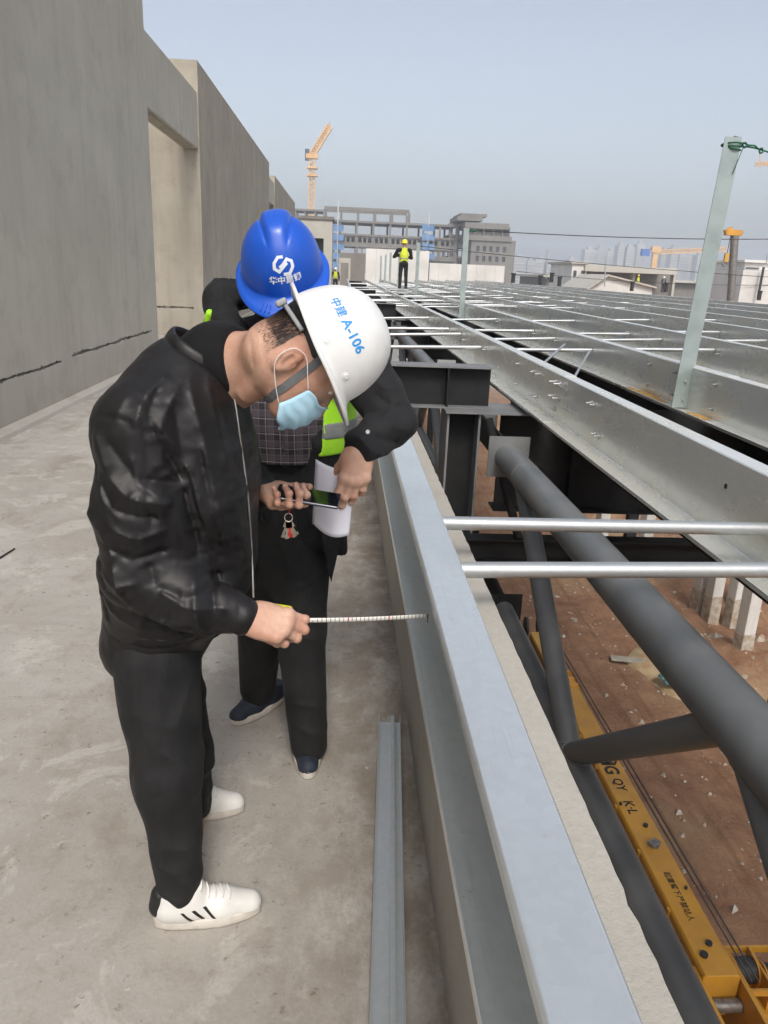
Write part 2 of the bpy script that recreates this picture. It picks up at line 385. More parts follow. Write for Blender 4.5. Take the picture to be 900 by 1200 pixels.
# the telescopic blade: printed ticks along its length
_m, _t, _b = nodes('tape_blade'); _b.inputs['Roughness'].default_value = .45
_g = _t.nodes.new('ShaderNodeTexCoord'); _s = _t.nodes.new('ShaderNodeSeparateXYZ'); _t.links.new(_g.outputs['Object'], _s.inputs[0])
def _band(sock, period, width):
    a = _t.nodes.new('ShaderNodeMath'); a.operation = 'MULTIPLY'; a.inputs[1].default_value = 1/period; _t.links.new(sock, a.inputs[0])
    f = _t.nodes.new('ShaderNodeMath'); f.operation = 'FRACT'; _t.links.new(a.outputs[0], f.inputs[0])
    l = _t.nodes.new('ShaderNodeMath'); l.operation = 'LESS_THAN'; l.inputs[1].default_value = width; _t.links.new(f.outputs[0], l.inputs[0]); return l.outputs[0]
_half = _t.nodes.new('ShaderNodeMath'); _half.operation = 'LESS_THAN'; _half.inputs[1].default_value = -.0035; _t.links.new(_s.outputs[2], _half.inputs[0])
_mu = _t.nodes.new('ShaderNodeMath'); _mu.operation = 'MULTIPLY'; _t.links.new(_band(_s.outputs[0], .01, .16), _mu.inputs[0]); _t.links.new(_half.outputs[0], _mu.inputs[1])
_c = _mix(_t, _mu.outputs[0], (.78, .77, .72), (.16, .16, .15)); _c = _mix(_t, _band(_s.outputs[0], .1, .03), _c, (.5, .04, .03))
_t.links.new(_c, _b.inputs['Base Color']); M['blade'] = _m
# ------------------------------------------------------------------ ground, walkway, walls
GZ = -11.0
def vnoise(x, y, s=0):
    return (sin(x*1.31+y*.73+s)+sin(x*.57-y*1.17+2.1*s)+sin(x*2.3+y*1.9+s*.7)*.5+sin(-x*3.1+y*2.7+s)*.3)/2.8
_xs = [-3000, -1200, -400, -120, -40, -14]+[i*.9 for i in range(0, 58)]+[60, 80, 120, 200, 400, 900, 2000, 4000]
_ys = [-600, -100, -30]+[-10+i*.9 for i in range(0, 80)]+[70, 90, 130, 200, 350, 700, 1500, 3000, 5500]
g = MB(); nx = len(_xs)
def _gz(x, y):
    k = 1.0 if (0 < x < 50 and -9 < y < 60) else 0.0
    rough = .10+.45*max(0, min(1, (x-11.5)/3))*max(0, min(1, (40-x)/8))
    return GZ+k*rough*vnoise(x*.9, y*.9)+k*.05*vnoise(x*3.3, y*2.9, 1)
g.add([(x, y, _gz(x, y)) for y in _ys for x in _xs],
      [(j*nx+i, j*nx+i+1, (j+1)*nx+i+1, (j+1)*nx+i) for j in range(len(_ys)-1) for i in range(nx-1)], True)
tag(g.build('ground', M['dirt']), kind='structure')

# loose things lying on the building ground
def heap(name, c, rx, ry, h, m, label, cat, seed=0, n=18, edge=-.3):
    mb = MB(); vs = [(0, 0, h)]
    for k in range(1, 6):
        for i in range(n):
            a = 2*pi*i/n; q = k/5
            jit = 1+.22*vnoise(cos(a)*3+seed, sin(a)*3, seed)
            z = h*(1-q*q)**1.3*(1+.3*vnoise(a*2, q*5, seed)) if k < 5 else edge
            vs.append((rx*q*jit*cos(a), ry*q*jit*sin(a), z))
    fs = [(0, 1+i, 1+(i+1) % n) for i in range(n)]
    for k in range(4):
        b = 1+k*n; fs += [(b+i, b+n+i, b+n+(i+1) % n, b+(i+1) % n) for i in range(n)]
    mb.add(vs, fs, True); o = mb.build(name, m, loc=c); return tag(o, label, cat)
p = at(790, 790, z=GZ)
heap('sand_heap', (p.x, p.y, GZ-.02), 1.5, 2.4, .35, M['sand'], 'low pale sand patch on the brown dirt below the trusses', 'sand', 2)
p = at(800, 800, z=GZ+.35)
def tarpaulin():
    mb = MB(); n = 9
    mb.add([(-.7+1.4*i/n+.1*vnoise(i, j), -.35+.7*j/n, .10*vnoise(i*1.3, j*1.7)+.12) for j in range(n+1) for i in range(n+1)],
           [(j*(n+1)+i, j*(n+1)+i+1, (j+1)*(n+1)+i+1, (j+1)*(n+1)+i) for j in range(n) for i in range(n)], True)
    o = mb.build('tarpaulin', M['tarp'], loc=p); s = o.modifiers.new('thick', 'SOLIDIFY'); s.thickness = .01
    tag(o, 'crumpled teal plastic sheet lying on the pale sand patch', 'tarpaulin')
tarpaulin()
p = at(737, 777, z=GZ)
mb = MB(); mb.obox((p.x, p.y, GZ+.13), (.62, -.12, 0), (.035, .17, 0), (0, 0, .03)); tag(bevel(mb.build('board', M['plank']), .01), 'flat grey board lying on the brown dirt beside the sand patch', 'board')
# broken lumps of concrete between the precast columns
for i, (px, py, s) in enumerate([(770, 735, .16), (812, 752, .12), (845, 742, .2), (872, 790, .14), (880, 720, .22), (760, 700, .13), (893, 745, .25), (790, 690, .12), (735, 690, .1), (852, 800, .12), (668, 716, .1), (700, 740, .05), (862, 690, .15), (885, 830, .1), (740, 830, .06), (826, 735, .1)]):
    p = at(px, py, z=GZ+.15); mb = MB(); vs = []
    for k in range(14):
        a, b2 = random.random()*2*pi, random.uniform(-1, 1); r = s*random.uniform(.7, 1.15); c2 = sqrt(1-b2*b2)
        vs.append((r*1.3*c2*cos(a), r*c2*sin(a), r*.7*b2))
    import bmesh
    bm = bmesh.new(); [bm.verts.new(v) for v in vs]; bmesh.ops.convex_hull(bm, input=bm.verts)
    me = bpy.data.meshes.new('rubble_lump'); bm.to_mesh(me); bm.free(); me.materials.append(M['rubble'])
    tag(link('rubble_lump', me, loc=(p.x, p.y, _gz(p.x, p.y)+s*.2)), 'pale lump of broken concrete on the dirt around the precast columns', 'rubble', 'rubble lumps on the dirt')

# walkway slab (flat roof of the concrete building)
mb = MB(); mb.box(-14, .45, -8, 75, -.25, 0); tag(mb.build('walkway', M['floor']), kind='structure')
mb = MB(); mb.box(-14, .42, -8, 75, GZ-.3, -.252); tag(mb.build('concrete_building', M['wall3']), 'bare concrete building carrying the walkway roof slab', 'building')

def cut(o, boxes):
    """cut ragged slots out of a wall mesh"""
    for (axis, a0, a1, z, depth, face) in boxes:
        n = max(6, int((a1-a0)/.055)); lo, hi = [], []
        for i in range(n+1):
            t = a0+(a1-a0)*i/n
            th = .010+.024*random.random()**1.5; dz = .010*vnoise(t*5, z)
            lo.append((t, z+dz-th)); hi.append((t, z+dz+th*random.uniform(.7, 1.2)))
        m2 = MB(); m2.prism(lo+hi[::-1], axis, *(sorted((face-depth, face+.05)) if axis == 'x' else (face-.05, face+depth)))
        c = m2.build('cutter', M['crack'])
        b = o.modifiers.new('slot', 'BOOLEAN'); b.operation = 'DIFFERENCE'; b.object = c; b.solver = 'EXACT'
        bpy.context.view_layer.update()
        me = bpy.data.meshes.new_from_object(o.evaluated_get(bpy.context.evaluated_depsgraph_get()))
        o.modifiers.clear(); o.data = me; bpy.data.objects.remove(c)
    return o
def recalc(o):
    bm = bmesh.new(); bm.from_mesh(o.data); bmesh.ops.recalc_face_normals(bm, faces=bm.faces); bm.to_mesh(o.data); bm.free()

WX = -3.18
w1 = empty('concrete_wall', (WX, 3, 0), 'tall grey concrete wall nearest the camera at the left with two ragged joints', 'wall')
mb = MB(); mb.box(WX-.38, WX, -8, 13.74, 0, 5.75); o = mb.build('wall_face', M['wall'])
recalc(o); cut(o, [('x', 2.0, 6.9, .47, .07, WX), ('x', 6.98, 9.02, .475, .07, WX), ('x', 9.36, 13.3, .50, .07, WX)])
o.parent = w1; o.matrix_local = Matrix.Translation(-Vector(w1.location))
mb = MB()
ys = [-8+i*.4 for i in range(56)]
prof = lambda y: [(WX+.004, 0.001), (WX+.15+.012*vnoise(y*2, 1), .001), (WX+.135+.012*vnoise(y*2, 1), .035), (WX+.004, .05)]
vs = [(a, y, b) for y in ys for (a, b) in prof(y)]
mb.add(vs, [(j*4+k, j*4+k+1, (j+1)*4+k+1, (j+1)*4+k) for j in range(len(ys)-1) for k in range(3)]+[(3, 2, 1, 0)]+[tuple(len(vs)-4+k for k in range(4))])
mb.build('base_kerb', M['kerb'], w1)
l1 = empty('lintel_beam', (WX, 16, 4), 'concrete lintel beam bridging the gap between the two tall walls', 'beam')
mb = MB(); mb.box(WX-.36, WX-.03, 13.74, 18.36, 3.96, 5.06); bevel(mb.build('beam_body', M['wall'], l1), .012)
mb = MB(); mb.box(WX-.30, WX-.10, 13.9, 18.2, 3.945, 3.962); mb.build('soffit_form_mark', M['wall3'], l1)
w2 = empty('concrete_wall', (WX, 26, 0), 'long concrete wall beyond the lintel gap with a sunlit end face', 'wall')
mb = MB(); mb.box(-9, WX, 18.36, 34.6, 0, 5.66); o = mb.build('wall_face', M['wall3']); recalc(o)
cut(o, [('y', -7.6, -3.42, .62, .07, 18.36)]); o.parent = w2; o.matrix_local = Matrix.Translation(-Vector(w2.location))
mb = MB(); mb.box(WX+.002, WX+.06, 18.4, 34.6, 0.001, .08); mb.build('base_kerb', M['kerb'], w2)
l2 = empty('lintel_beam', (WX, 36, 4), 'short far lintel beam before the last concrete wall', 'beam')
mb = MB(); mb.box(WX-.36, WX-.03, 34.6, 37.2, 4.2, 5.15); bevel(mb.build('beam_body', M['wall'], l2), .012)
w3 = empty('concrete_wall', (WX, 45, 0), 'farthest concrete wall of the row beyond the short lintel', 'wall')
mb = MB(); mb.box(-9, WX, 37.2, 52, 0, 5.45); mb.build('wall_face', M['wall3'], w3)
# stair house at the end of the roof with a tall doorway
sh = empty('stair_house', (-2.2, 56, 0), 'pale concrete stair house with a tall doorway at the walkway end', 'stair house')
mb = MB(); Y0 = 55.5
d0, d1 = at(368, 300, y=Y0).x, at(379, 300, y=Y0).x; zt = at(370, 279, y=Y0).z
mb.box(-6, d0, Y0, 60, 0, 4.75); mb.box(d1, -.86, Y0, 60, 0, 4.75); mb.box(d0, d1, Y0, 60, zt, 4.75); mb.box(d0, d1, 58.5, 60, 0, zt)
mb.build('house_wall', M['far_conc2'], sh)
mb = MB(); mb.box(-6.1, -.76, Y0-.12, 60.1, 4.752, 4.95); mb.build('roof_slab', M['far_conc'], sh)
mb = MB(); mb.box(d0+.02, d1-.02, 56.3, 56.36, zt-.9, zt-.02); mb.build('dark_doorway_sheet', M['glass'], sh)  # dark sheet set across the upper part of the doorway

# parapet upstand on the slab edge; its outer arris is broken and uneven
PX0, PX1, PZ = .275, .482, .655
mb = MB(); ys = [-3+i*.035 for i in range(260)]+[6.1+i*.12 for i in range(450)]; n = len(ys); vs = []
for i, y in enumerate(ys):
    j = .0008*vnoise(y*9, 3)+.0014*random.uniform(-1, 1)+(.004 if random.random() < .03 else 0)
    k = 0.
    vs += [(PX0, y, .0015), (PX0, y, PZ+k*.3), (PX1-.004-j, y, PZ+k), (PX1-j*.4, y, PZ-.02-abs(j)), (PX1-.002, y, PZ-.10), (PX1-.002, y, -.30), (.452, y, -.31)]
k = 7
mb.add(vs, [(i*k+q, (i+1)*k+q, (i+1)*k+q+1, i*k+q+1) for i in range(n-1) for q in range(k-1)]+[tuple(range(k-1, -1, -1)), tuple((n-1)*k+q for q in range(k))])
o = mb.build('parapet', M['ledge']); recalc(o); tag(o, 'low concrete parapet upstand with a broken outer edge under the channel', 'parapet')

# small debris on the walkway
def stick(a, b, r, m, label, cat='stick'):
    mb = MB(); mb.path([a, (Vector(a)+Vector(b))*.5+Vector((0, 0, r*.6)), b], r, 6); tag(mb.build('twig', m), label, cat)
a, b = at(0, 654, z=.006), at(17, 643, z=.006); a -= (b-a)*1.6
stick(a, b, .005, M['blk'], 'thin black stick on the floor at the left picture edge')
a, b = at(146, 451, z=.01), at(158, 452, z=.01); stick(a, b, .012, M['blk'], 'short dark offcut on the floor near the wall kerb')
for i, (px, py, s) in enumerate([(48, 497, .022), (3, 608, .012), (34, 590, .008), (121, 478, .014), (25, 885, .006), (62, 840, .005), (12, 940, .006), (20, 1010, .007), (150, 1160, .006), (90, 1180, .005), (410, 640, .008), (395, 700, .007), (14, 1080, .006), (70, 700, .006), (30, 760, .005), (420, 1000, .005), (430, 900, .006)]):
    p = at(px, py, z=0); bm = bmesh.new()
    for k in range(10): bm.verts.new((random.gauss(0, s*.6), random.gauss(0, s*.6), abs(random.gauss(0, s*.4))))
    bmesh.ops.convex_hull(bm, input=bm.verts); me = bpy.data.meshes.new('mortar_crumb'); bm.to_mesh(me); bm.free(); me.materials.append(M['rubble'] if i % 3 else M['plank'])
    tag(link('mortar_crumb', me, loc=(p.x, p.y, 0.0)), 'small mortar crumb lying loose on the walkway floor', 'crumb', 'mortar crumbs on the walkway')

# stones strewn over the dirt in view
rng = np.random.default_rng(11); NS = 3200
sx, sy = rng.uniform(5.5, 24, NS), rng.uniform(9, 42, NS); ss = rng.lognormal(-3.3, .55, NS)
base = np.array([(1, 0, -.3), (-.5, .87, -.3), (-.5, -.87, -.3), (0, 0, .8), (.5, .6, .2)]); vs = []; fs = []
for i in range(NS):
    a = rng.uniform(0, 2*pi); c, s_ = cos(a), sin(a); q = base*ss[i]*(.7+.6*rng.random((5, 1)))
    q = np.stack([q[:, 0]*c-q[:, 1]*s_+sx[i], q[:, 0]*s_+q[:, 1]*c+sy[i], q[:, 2]+_gz(sx[i], sy[i])], 1); b = len(vs)
    vs += q.tolist(); fs += [(b, b+4, b+3), (b+4, b+1, b+3), (b+1, b+2, b+3), (b+2, b, b+3), (b, b+1, b+4)]
mb = MB(); mb.add(vs, fs); tag(mb.build('gravel', M['rubble']), 'small stones scattered over the brown dirt', 'stones', kind='stuff')
# ------------------------------------------------------------------ steel roof frame
BAY = 11.55; Y_COL = 6.02
NBAY = 5
ROOF_Y1 = Y_COL+BAY*4.8
SL = .03
def ztop(x): return .92+SL*(x-.2)
PXS = [1.535, 2.69, 4.05, 5.40, 6.60, 7.75, 8.90, 10.05]

# C channel along the parapet, open towards the walkway
ch = empty('edge_channel', (.26, 2, .66), 'wide pale galvanised channel running along the parapet top', 'steel channel')
CX0, CX1, CZ0, CZ1 = .209, .304, .66, .92
mb = MB()
prof = [(CX0+.002, CZ1-.026), (CX0, CZ1-.004), (CX0+.004, CZ1), (CX1-.004, CZ1), (CX1, CZ1-.004), (CX1, CZ0+.004), (CX1-.004, CZ0), (CX0-.008, CZ0), (CX0-.010, CZ0+.004), (CX0-.010, CZ0+.024)]
mb.prism(sheet_profile(prof, .003), 'y', -2.5, 17.4); o = mb.build('channel_section', M['galv_ch'], ch); recalc(o); bevel(o, .0035, 3)
mb = MB(); mb.prism(sheet_profile([(a, b) for a, b in prof], .003), 'y', 17.45, ROOF_Y1); o = mb.build('channel_section', M['galv_ch'], ch); recalc(o)

# loose channel lying on the floor
lc = empty('loose_channel', (.17, 1.9, 0), 'loose galvanised track lying on the floor beside the parapet', 'steel channel')
mb = MB(); mb.prism(sheet_profile([(-.042, .035), (-.042, .002), (.002, .002), (.002, .030), (.014, .030), (.014, .002), (.036, .002), (.036, .035)], .0018), 'y', -1.5, .62)
o = mb.build('track', M['galv_ch'], lc, loc=(0, 0, 0)); recalc(o); lc.rotation_euler.z = radians(-3.4); lc.location = (.172, 1.86, .002)

def hexbolt(mb, c, ax, r=.012, h=.010, shank=.0):
    c, ax = Vector(c), Vector(ax); mb.tube(c, c+ax*h, r, n=6, smooth=False); mb.tube(c+ax*(-.001), c+ax*.003, r*1.5, n=10)
    if shank: mb.tube(c, c+ax*shank, r*.55, n=6)
_bolt = MB(); hexbolt(_bolt, (0, 0, 0), (-1, 0, 0), shank=.03); BOLT = _bolt.mesh('bolt', M['zinc'])
_b2 = MB(); hexbolt(_b2, (0, 0, 0), (-1, 0, 0), .014, .014, .055); BOLT_LONG = _b2.mesh('bolt', M['zinc'])
_h = MB(); _h.tube((-.003, 0, 0), (-.0005, 0, 0), .011, n=10); HOLE = _h.mesh('bolt_hole', M['dark_mark'])

ORD = ['first', 'second', 'third', 'fourth', 'fifth', 'sixth', 'seventh', 'eighth']
DEP = .325
for i, x in enumerate(PXS):
    pu = empty('roof_purlin', (x, Y_COL, ztop(x)), ['first', 'second', 'third', 'fourth', 'fifth', 'sixth', 'seventh', 'eighth'][i] +
               ' galvanised roof purlin to the right of the edge channel', 'purlin', 'galvanised roof purlins')
    z1 = ztop(x); z0 = z1-DEP
    zp = [(x-.146, z0+.024), (x-.140, z0+.004), (x-.136, z0), (x-.004, z0), (x, z0+.004), (x, z1-.004), (x+.004, z1), (x+.082, z1), (x+.086, z1-.004), (x+.090, z1-.028)]
    for b in range(-1, NBAY):
        y0, y1 = Y_COL+BAY*b-.75, min(Y_COL+BAY*(b+1)+.75, ROOF_Y1)
        if b == -1: y0 = -2.2
        if y0 >= ROOF_Y1: continue
        off = -.0045*(b % 2)                       # lapped sections lie inside each other
        mb = MB(); mb.prism(sheet_profile([(a+off, c+(off*.8)) for a, c in zp], .003), 'y', y0, y1)
        sec = mb.build('purlin_section', M['galv'], pu); recalc(sec)
        if b <= 2 and i < 4:
            ends = [Y_COL+BAY*(b+1)+dy for dy in ((-.62, .62, -.08, .08) if i < 2 else (-.62, .62))]
            for ye in ends:
                for zz in (z0+.075, z1-.075):
                    q = link('bolt', BOLT, pu); q.matrix_local = Matrix.Translation(Vector((x-.009, ye, zz))-Vector(pu.location))
    if i == 0:
        for (y, z) in [(5.30, .80), (5.42, .80), (5.30, .90), (5.42, .90), (4.55, .88), (4.62, .88), (4.40, .72), (4.47, .72)]:
            q = link('bolt', BOLT_LONG if y > 5 else BOLT, pu); q.matrix_local = Matrix.Translation(Vector((x-.009, y, z))-Vector(pu.location))
        for (y, z) in [(2.86, .842), (2.78, .70)]:
            q = link('bolt_hole', HOLE, pu); q.matrix_local = Matrix.Translation(Vector((x-.006, y, z))-Vector(pu.location))
        for (y, z) in [(5.20, .885), (5.05, .765)]: MB().tube((x-.02, y-.10, z), (x-.02, y+.10, z), .006, n=6).build('threaded_rod', M['zinc'], pu)

# ridge flashing where the roof turns over, and the far side of the roof
# tie tubes between neighbouring purlins
rows0 = [2.02, 2.44]; rowsB = [2.55, 4.05, 5.25, 7.95]; rowsC = [1.1, 2.55, 4.05, 5.25, 7.95, 9.6]
def tie(x0, x1, y, z0, z1, label, r=.023, skew=0, caps=True):
    t = empty('tie_tube', ((x0+x1)/2, y, (z0+z1)/2), label, 'tie tube', 'galvanised tie tubes')
    mb = MB(); mb.tube((x0, y-skew, z0), (x1, y+skew, z1), r, n=14); mb.build('tube', M['galv_tube'], t)
    mb = MB(); mb.tube((x1-.05, y+skew*.9, z1), (x1+.10, y+skew, z1), .007, n=8); mb.tube((x1+.012, y+skew, z1), (x1+.026, y+skew, z1), .017, n=6, smooth=False)
    mb.build('threaded_end', M['zinc'], t)
    mb = MB(); mb.tube((x0-.05, y-skew, z0), (x0+.03, y-skew, z0), .007, n=8); mb.build('threaded_end', M['zinc'], t)
tie(CX1+.005, PXS[0]-.006, rows0[1], .805, .80, 'farther of the two galvanised tubes reaching from the edge channel in the foreground', skew=.016)
tie(CX1+.005, PXS[0]-.006, rows0[0], .805, .815, 'nearer of the two galvanised tubes reaching from the edge channel in the foreground', skew=.018)
mb = MB(); t = empty('tie_tube', (1.7, 2.7, .75), 'short galvanised tie tubes end bolted to the first purlin at the right edge', 'tie tube')
for i in range(len(PXS)):
    xa = PXS[i-1]+.006 if i else CX1+.005; xb = PXS[i]-.006
    za, zb = (ztop(xa)-.12, ztop(xb)-.12)
    for b in range(0, 4):
        for j, dy in enumerate(rowsC if b else rowsB):
            y = Y_COL+BAY*b+dy+(-.3 if i else 0)+.12*vnoise(i*3+j, b*2.2)
            if y > ROOF_Y1-1: continue
            dz = .03*vnoise(i*2.7+j*1.3, b)
            tie(xa, xb, y, za+dz-.02*(j % 2), zb+dz, f'{ORD[j]} galvanised tie tube of the {ORD[b+1]} bay, between ' + (f'the {ORD[i-1]} and {ORD[i]} purlins' if i else 'the edge channel and first purlin'), .020 if i else .022, .04*vnoise(j*5, i+b))
bpy.data.objects.remove(t)
for k, (a, b, lab) in enumerate([((1.72, 6.9, .78), (2.30, 8.02, .95), 'nearer thin brace rod leaning between the first two purlins'), ((2.05, 6.75, .76), (2.42, 7.55, .93), 'farther thin brace rod leaning between the first two purlins')]):
    mb = MB(); mb.tube(a, b, .012, n=8); tag(mb.build('brace_rod', M['galv_tube']), lab, 'brace rod')

# columns, stub beams and girders at each bay line
def ibeam(mb, p0, p1, h, wd, tf=.014, tw=.009):
    """I section from p0 to p1 (centre line of the bottom flange underside), upright"""
    p0, p1 = Vector(p0), Vector(p1); d = (p1-p0); L = d.length; d.normalize(); s = Vector((0, 0, 1)).cross(d).normalized(); u = Vector((0, 0, 1)); c = (p0+p1)/2
    mb.obox(c+u*tf/2, d*L/2, s*wd/2, u*tf/2); mb.obox(c+u*(h-tf/2), d*L/2, s*wd/2, u*tf/2)
    mb.obox(c+u*h/2, d*(L/2-.001), s*tw/2, u*(h/2-tf+.001))
    return mb
for b in range(0, 5):
    y = Y_COL+BAY*b
    lab = ['dark steel stub beam with a stiffener beside the white helmet', 'second dark steel stub beam along the roof edge', 'third dark steel stub beam along the roof edge', 'fourth dark steel stub beam along the roof edge', 'farthest dark steel stub beam along the roof edge'][b]
    s = empty('stub_beam', (.7, y, .585), lab, 'steel beam', 'stub beams on the bay columns')
    x0, x1, zb, h = .335, 1.165, .60, .325
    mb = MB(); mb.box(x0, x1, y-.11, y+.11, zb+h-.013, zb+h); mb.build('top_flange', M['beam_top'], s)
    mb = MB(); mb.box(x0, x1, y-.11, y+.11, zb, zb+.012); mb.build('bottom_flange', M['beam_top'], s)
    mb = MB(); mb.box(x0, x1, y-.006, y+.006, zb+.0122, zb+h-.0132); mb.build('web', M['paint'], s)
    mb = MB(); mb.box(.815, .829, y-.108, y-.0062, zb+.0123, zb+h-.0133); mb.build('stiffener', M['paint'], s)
    c = empty('steel_column', (1.0, y, -5), 'dark steel column under the ' + ['first', 'second', 'third', 'fourth', 'fifth'][b] + ' stub beam', 'column', 'steel columns along the roof edge')
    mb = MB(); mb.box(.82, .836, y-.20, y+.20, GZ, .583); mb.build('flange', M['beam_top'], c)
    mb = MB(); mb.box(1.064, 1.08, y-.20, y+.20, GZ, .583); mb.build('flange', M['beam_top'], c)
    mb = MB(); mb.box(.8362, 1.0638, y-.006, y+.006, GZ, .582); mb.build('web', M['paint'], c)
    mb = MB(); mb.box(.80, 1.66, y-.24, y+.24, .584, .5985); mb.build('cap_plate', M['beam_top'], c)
    gd = empty('roof_girder', (6, y, .3), 'dark deep steel girder carrying the purlins at the ' + ['first', 'second', 'third', 'fourth', 'fifth'][b] + ' column line', 'steel girder', 'roof girders')
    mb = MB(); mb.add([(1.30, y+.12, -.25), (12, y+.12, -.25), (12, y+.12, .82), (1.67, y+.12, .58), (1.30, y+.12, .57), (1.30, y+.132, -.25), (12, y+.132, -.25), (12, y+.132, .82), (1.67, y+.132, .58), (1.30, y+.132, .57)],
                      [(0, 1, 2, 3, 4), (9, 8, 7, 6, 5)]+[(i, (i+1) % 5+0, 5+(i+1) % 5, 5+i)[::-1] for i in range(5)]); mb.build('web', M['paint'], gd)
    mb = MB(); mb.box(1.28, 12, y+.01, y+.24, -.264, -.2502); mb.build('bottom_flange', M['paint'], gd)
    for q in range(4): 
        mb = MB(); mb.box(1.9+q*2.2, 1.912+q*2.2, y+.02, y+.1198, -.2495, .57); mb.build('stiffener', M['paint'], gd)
    lb = empty('tie_beam', (1.9, y, -.5), 'dark lower tie beam crossing behind the truss at the ' + ['first', 'second', 'third', 'fourth', 'fifth'][b] + ' column', 'steel beam', 'lower tie beams')
    mb = MB(); ibeam(mb, (.46, y-.30, -.58), (3.4, y-.30, -.58), .20, .15); mb.build('beam_body', M['paint'], lb)
    mb = MB(); mb.tube((1.12, y-.28, .56), (1.42, y-.36, -.36), .035, n=10); mb.build('knee_brace', M['paint'], lb)
    if b < 5:  # one more row of columns and girders deep under the roof
        for xx in ((6.2, 11.9) if b > 2 else (11.9,)):
            dc = empty('steel_column', (xx, y, -5), 'dark interior column far below the roof purlins', 'column', 'steel columns under the roof')
            mb = MB(); mb.box(xx-.2, xx+.2, y-.18, y-.165, GZ, -.27); mb.box(xx-.2, xx+.2, y+.165, y+.18, GZ, -.27); mb.box(xx-.006, xx+.006, y-.1648, y+.1648, GZ, -.27); mb.build('column_shaft', M['paint'], dc)

# added dark girders, invented to keep the gaps between purlins black
for i in range(len(PXS)-1):
    xg = (PXS[i]+PXS[i+1])/2+.04; zt_ = ztop(xg)-DEP-.03
    g_ = empty('added_gap_girder', (xg, 20, zt_), f'added dark girder blacking out the gap between the {ORD[i]} and {ORD[i+1]} purlins', 'steel girder', 'added dark girders under the purlins')
    mb = MB(); mb.box(xg-.006, xg+.006, -2.1, ROOF_Y1-.5, zt_-.44, zt_-.012); mb.build('web', M['paint'], g_)
    mb = MB(); mb.box(xg-.40, xg+.30, -2.1, ROOF_Y1-.5, zt_-.0118, zt_); mb.build('top_plate', M['paint'], g_)
    mb = MB(); mb.box(xg-.12, xg+.12, -2.1, ROOF_Y1-.5, zt_-.452, zt_-.4402); mb.build('bottom_flange', M['paint'], g_)
# pipe trusses between the columns
TX, ZU, ZL = 1.225, .345, -.74
for b in range(-1, 3):
    yc = Y_COL+BAY*b
    t = empty('pipe_truss', (TX, yc+BAY/2, ZL), ['grey pipe truss in the foreground under the tie tubes', 'grey pipe truss in the second bay beyond the stub beam', 'grey pipe truss in the third bay of the roof', 'grey pipe truss in the fourth bay of the roof'][b+1], 'truss', 'pipe trusses along the roof edge')
    ya, yb = yc+.62, yc+BAY-.62
    mb = MB(); mb.tube((TX, ya, ZU), (TX, yb, ZU), .098, n=32); mb.build('top_chord', M['pipe'], t)
    mb = MB(); mb.tube((TX, ya+.3, ZL), (TX, yb-.3, ZL), .074, n=28); mb.build('bottom_chord', M['pipe'], t)
    for ye, sg in ((ya, -1), (yb, 1)):
        mb = MB(); mb.box(TX-.15, TX+.15, ye+(-.014 if sg < 0 else .001), ye+(-.001 if sg < 0 else .014), ZU-.15, ZU+.15); mb.build('end_plate', M['pipe'], t)
        mb = MB(); mb.box(TX-.01, TX+.01, min(ye+sg*.0145, ye+sg*.58), max(ye+sg*.0145, ye+sg*.58), ZU-.12, ZU+.10); mb.build('gusset', M['paint'], t)
        yl = ye-sg*.3
        mb = MB(); mb.box(TX-.13, TX+.13, yl+(-.014 if sg < 0 else .001), yl+(-.001 if sg < 0 else .014), ZL-.13, ZL+.13); mb.build('end_plate', M['paint'], t)
        mb = MB(); mb.box(TX-.012, TX+.012, min(yl+sg*.0145, yl+sg*.8), max(yl+sg*.0145, yl+sg*.8), ZL-.10, ZL+.10); mb.build('gusset', M['paint'], t)
    # weld collar rings and web members, nodes repeat every 3.03 m
    yy = yb-.42; up = True; lastn = None
    seq = []
    while yy > ya+.3:
        seq.append((yy, ZU if up else ZL)); yy -= 1.63 if up else 1.39; up = not up
    for (y0, z0), (y1, z1) in zip(seq, seq[1:]):
        mb = MB(); mb.tube((TX, y0, z0), (TX, y1, z1), .060, n=22); mb.build('web_tube', M['pipe'], t)
        if b == -1:
            for (ye, ze, yo, zo) in ((y0, z0, y1, z1), (y1, z1, y0, z0)):
                R0 = .098 if ze == ZU else .074; d = Vector((0, yo-ye, zo-ze)).normalized(); a_ = Vector((1, 0, 0)); b_ = d.cross(a_); pts = []
                for k in range(25):
                    an = 2*pi*k/24; off = a_*cos(an)*.062+b_*sin(an)*.062; s0 = 0.
                    for s0 in np.linspace(.0, .3, 120):
                        q = Vector((TX, ye, ze))+off+d*s0
                        if sqrt((q.x-TX)**2+(q.z-ze)**2) > R0+.001: break
                    pts.append(q)
                MB().path(pts, .006, 6).build('weld_bead', M['pipe'], t)
    mb = MB(); mb.tube((TX, yb-.55, ZU), (TX, yb-.57, ZU), .0995, n=32); mb.build('weld_ring', M['steel'], t)

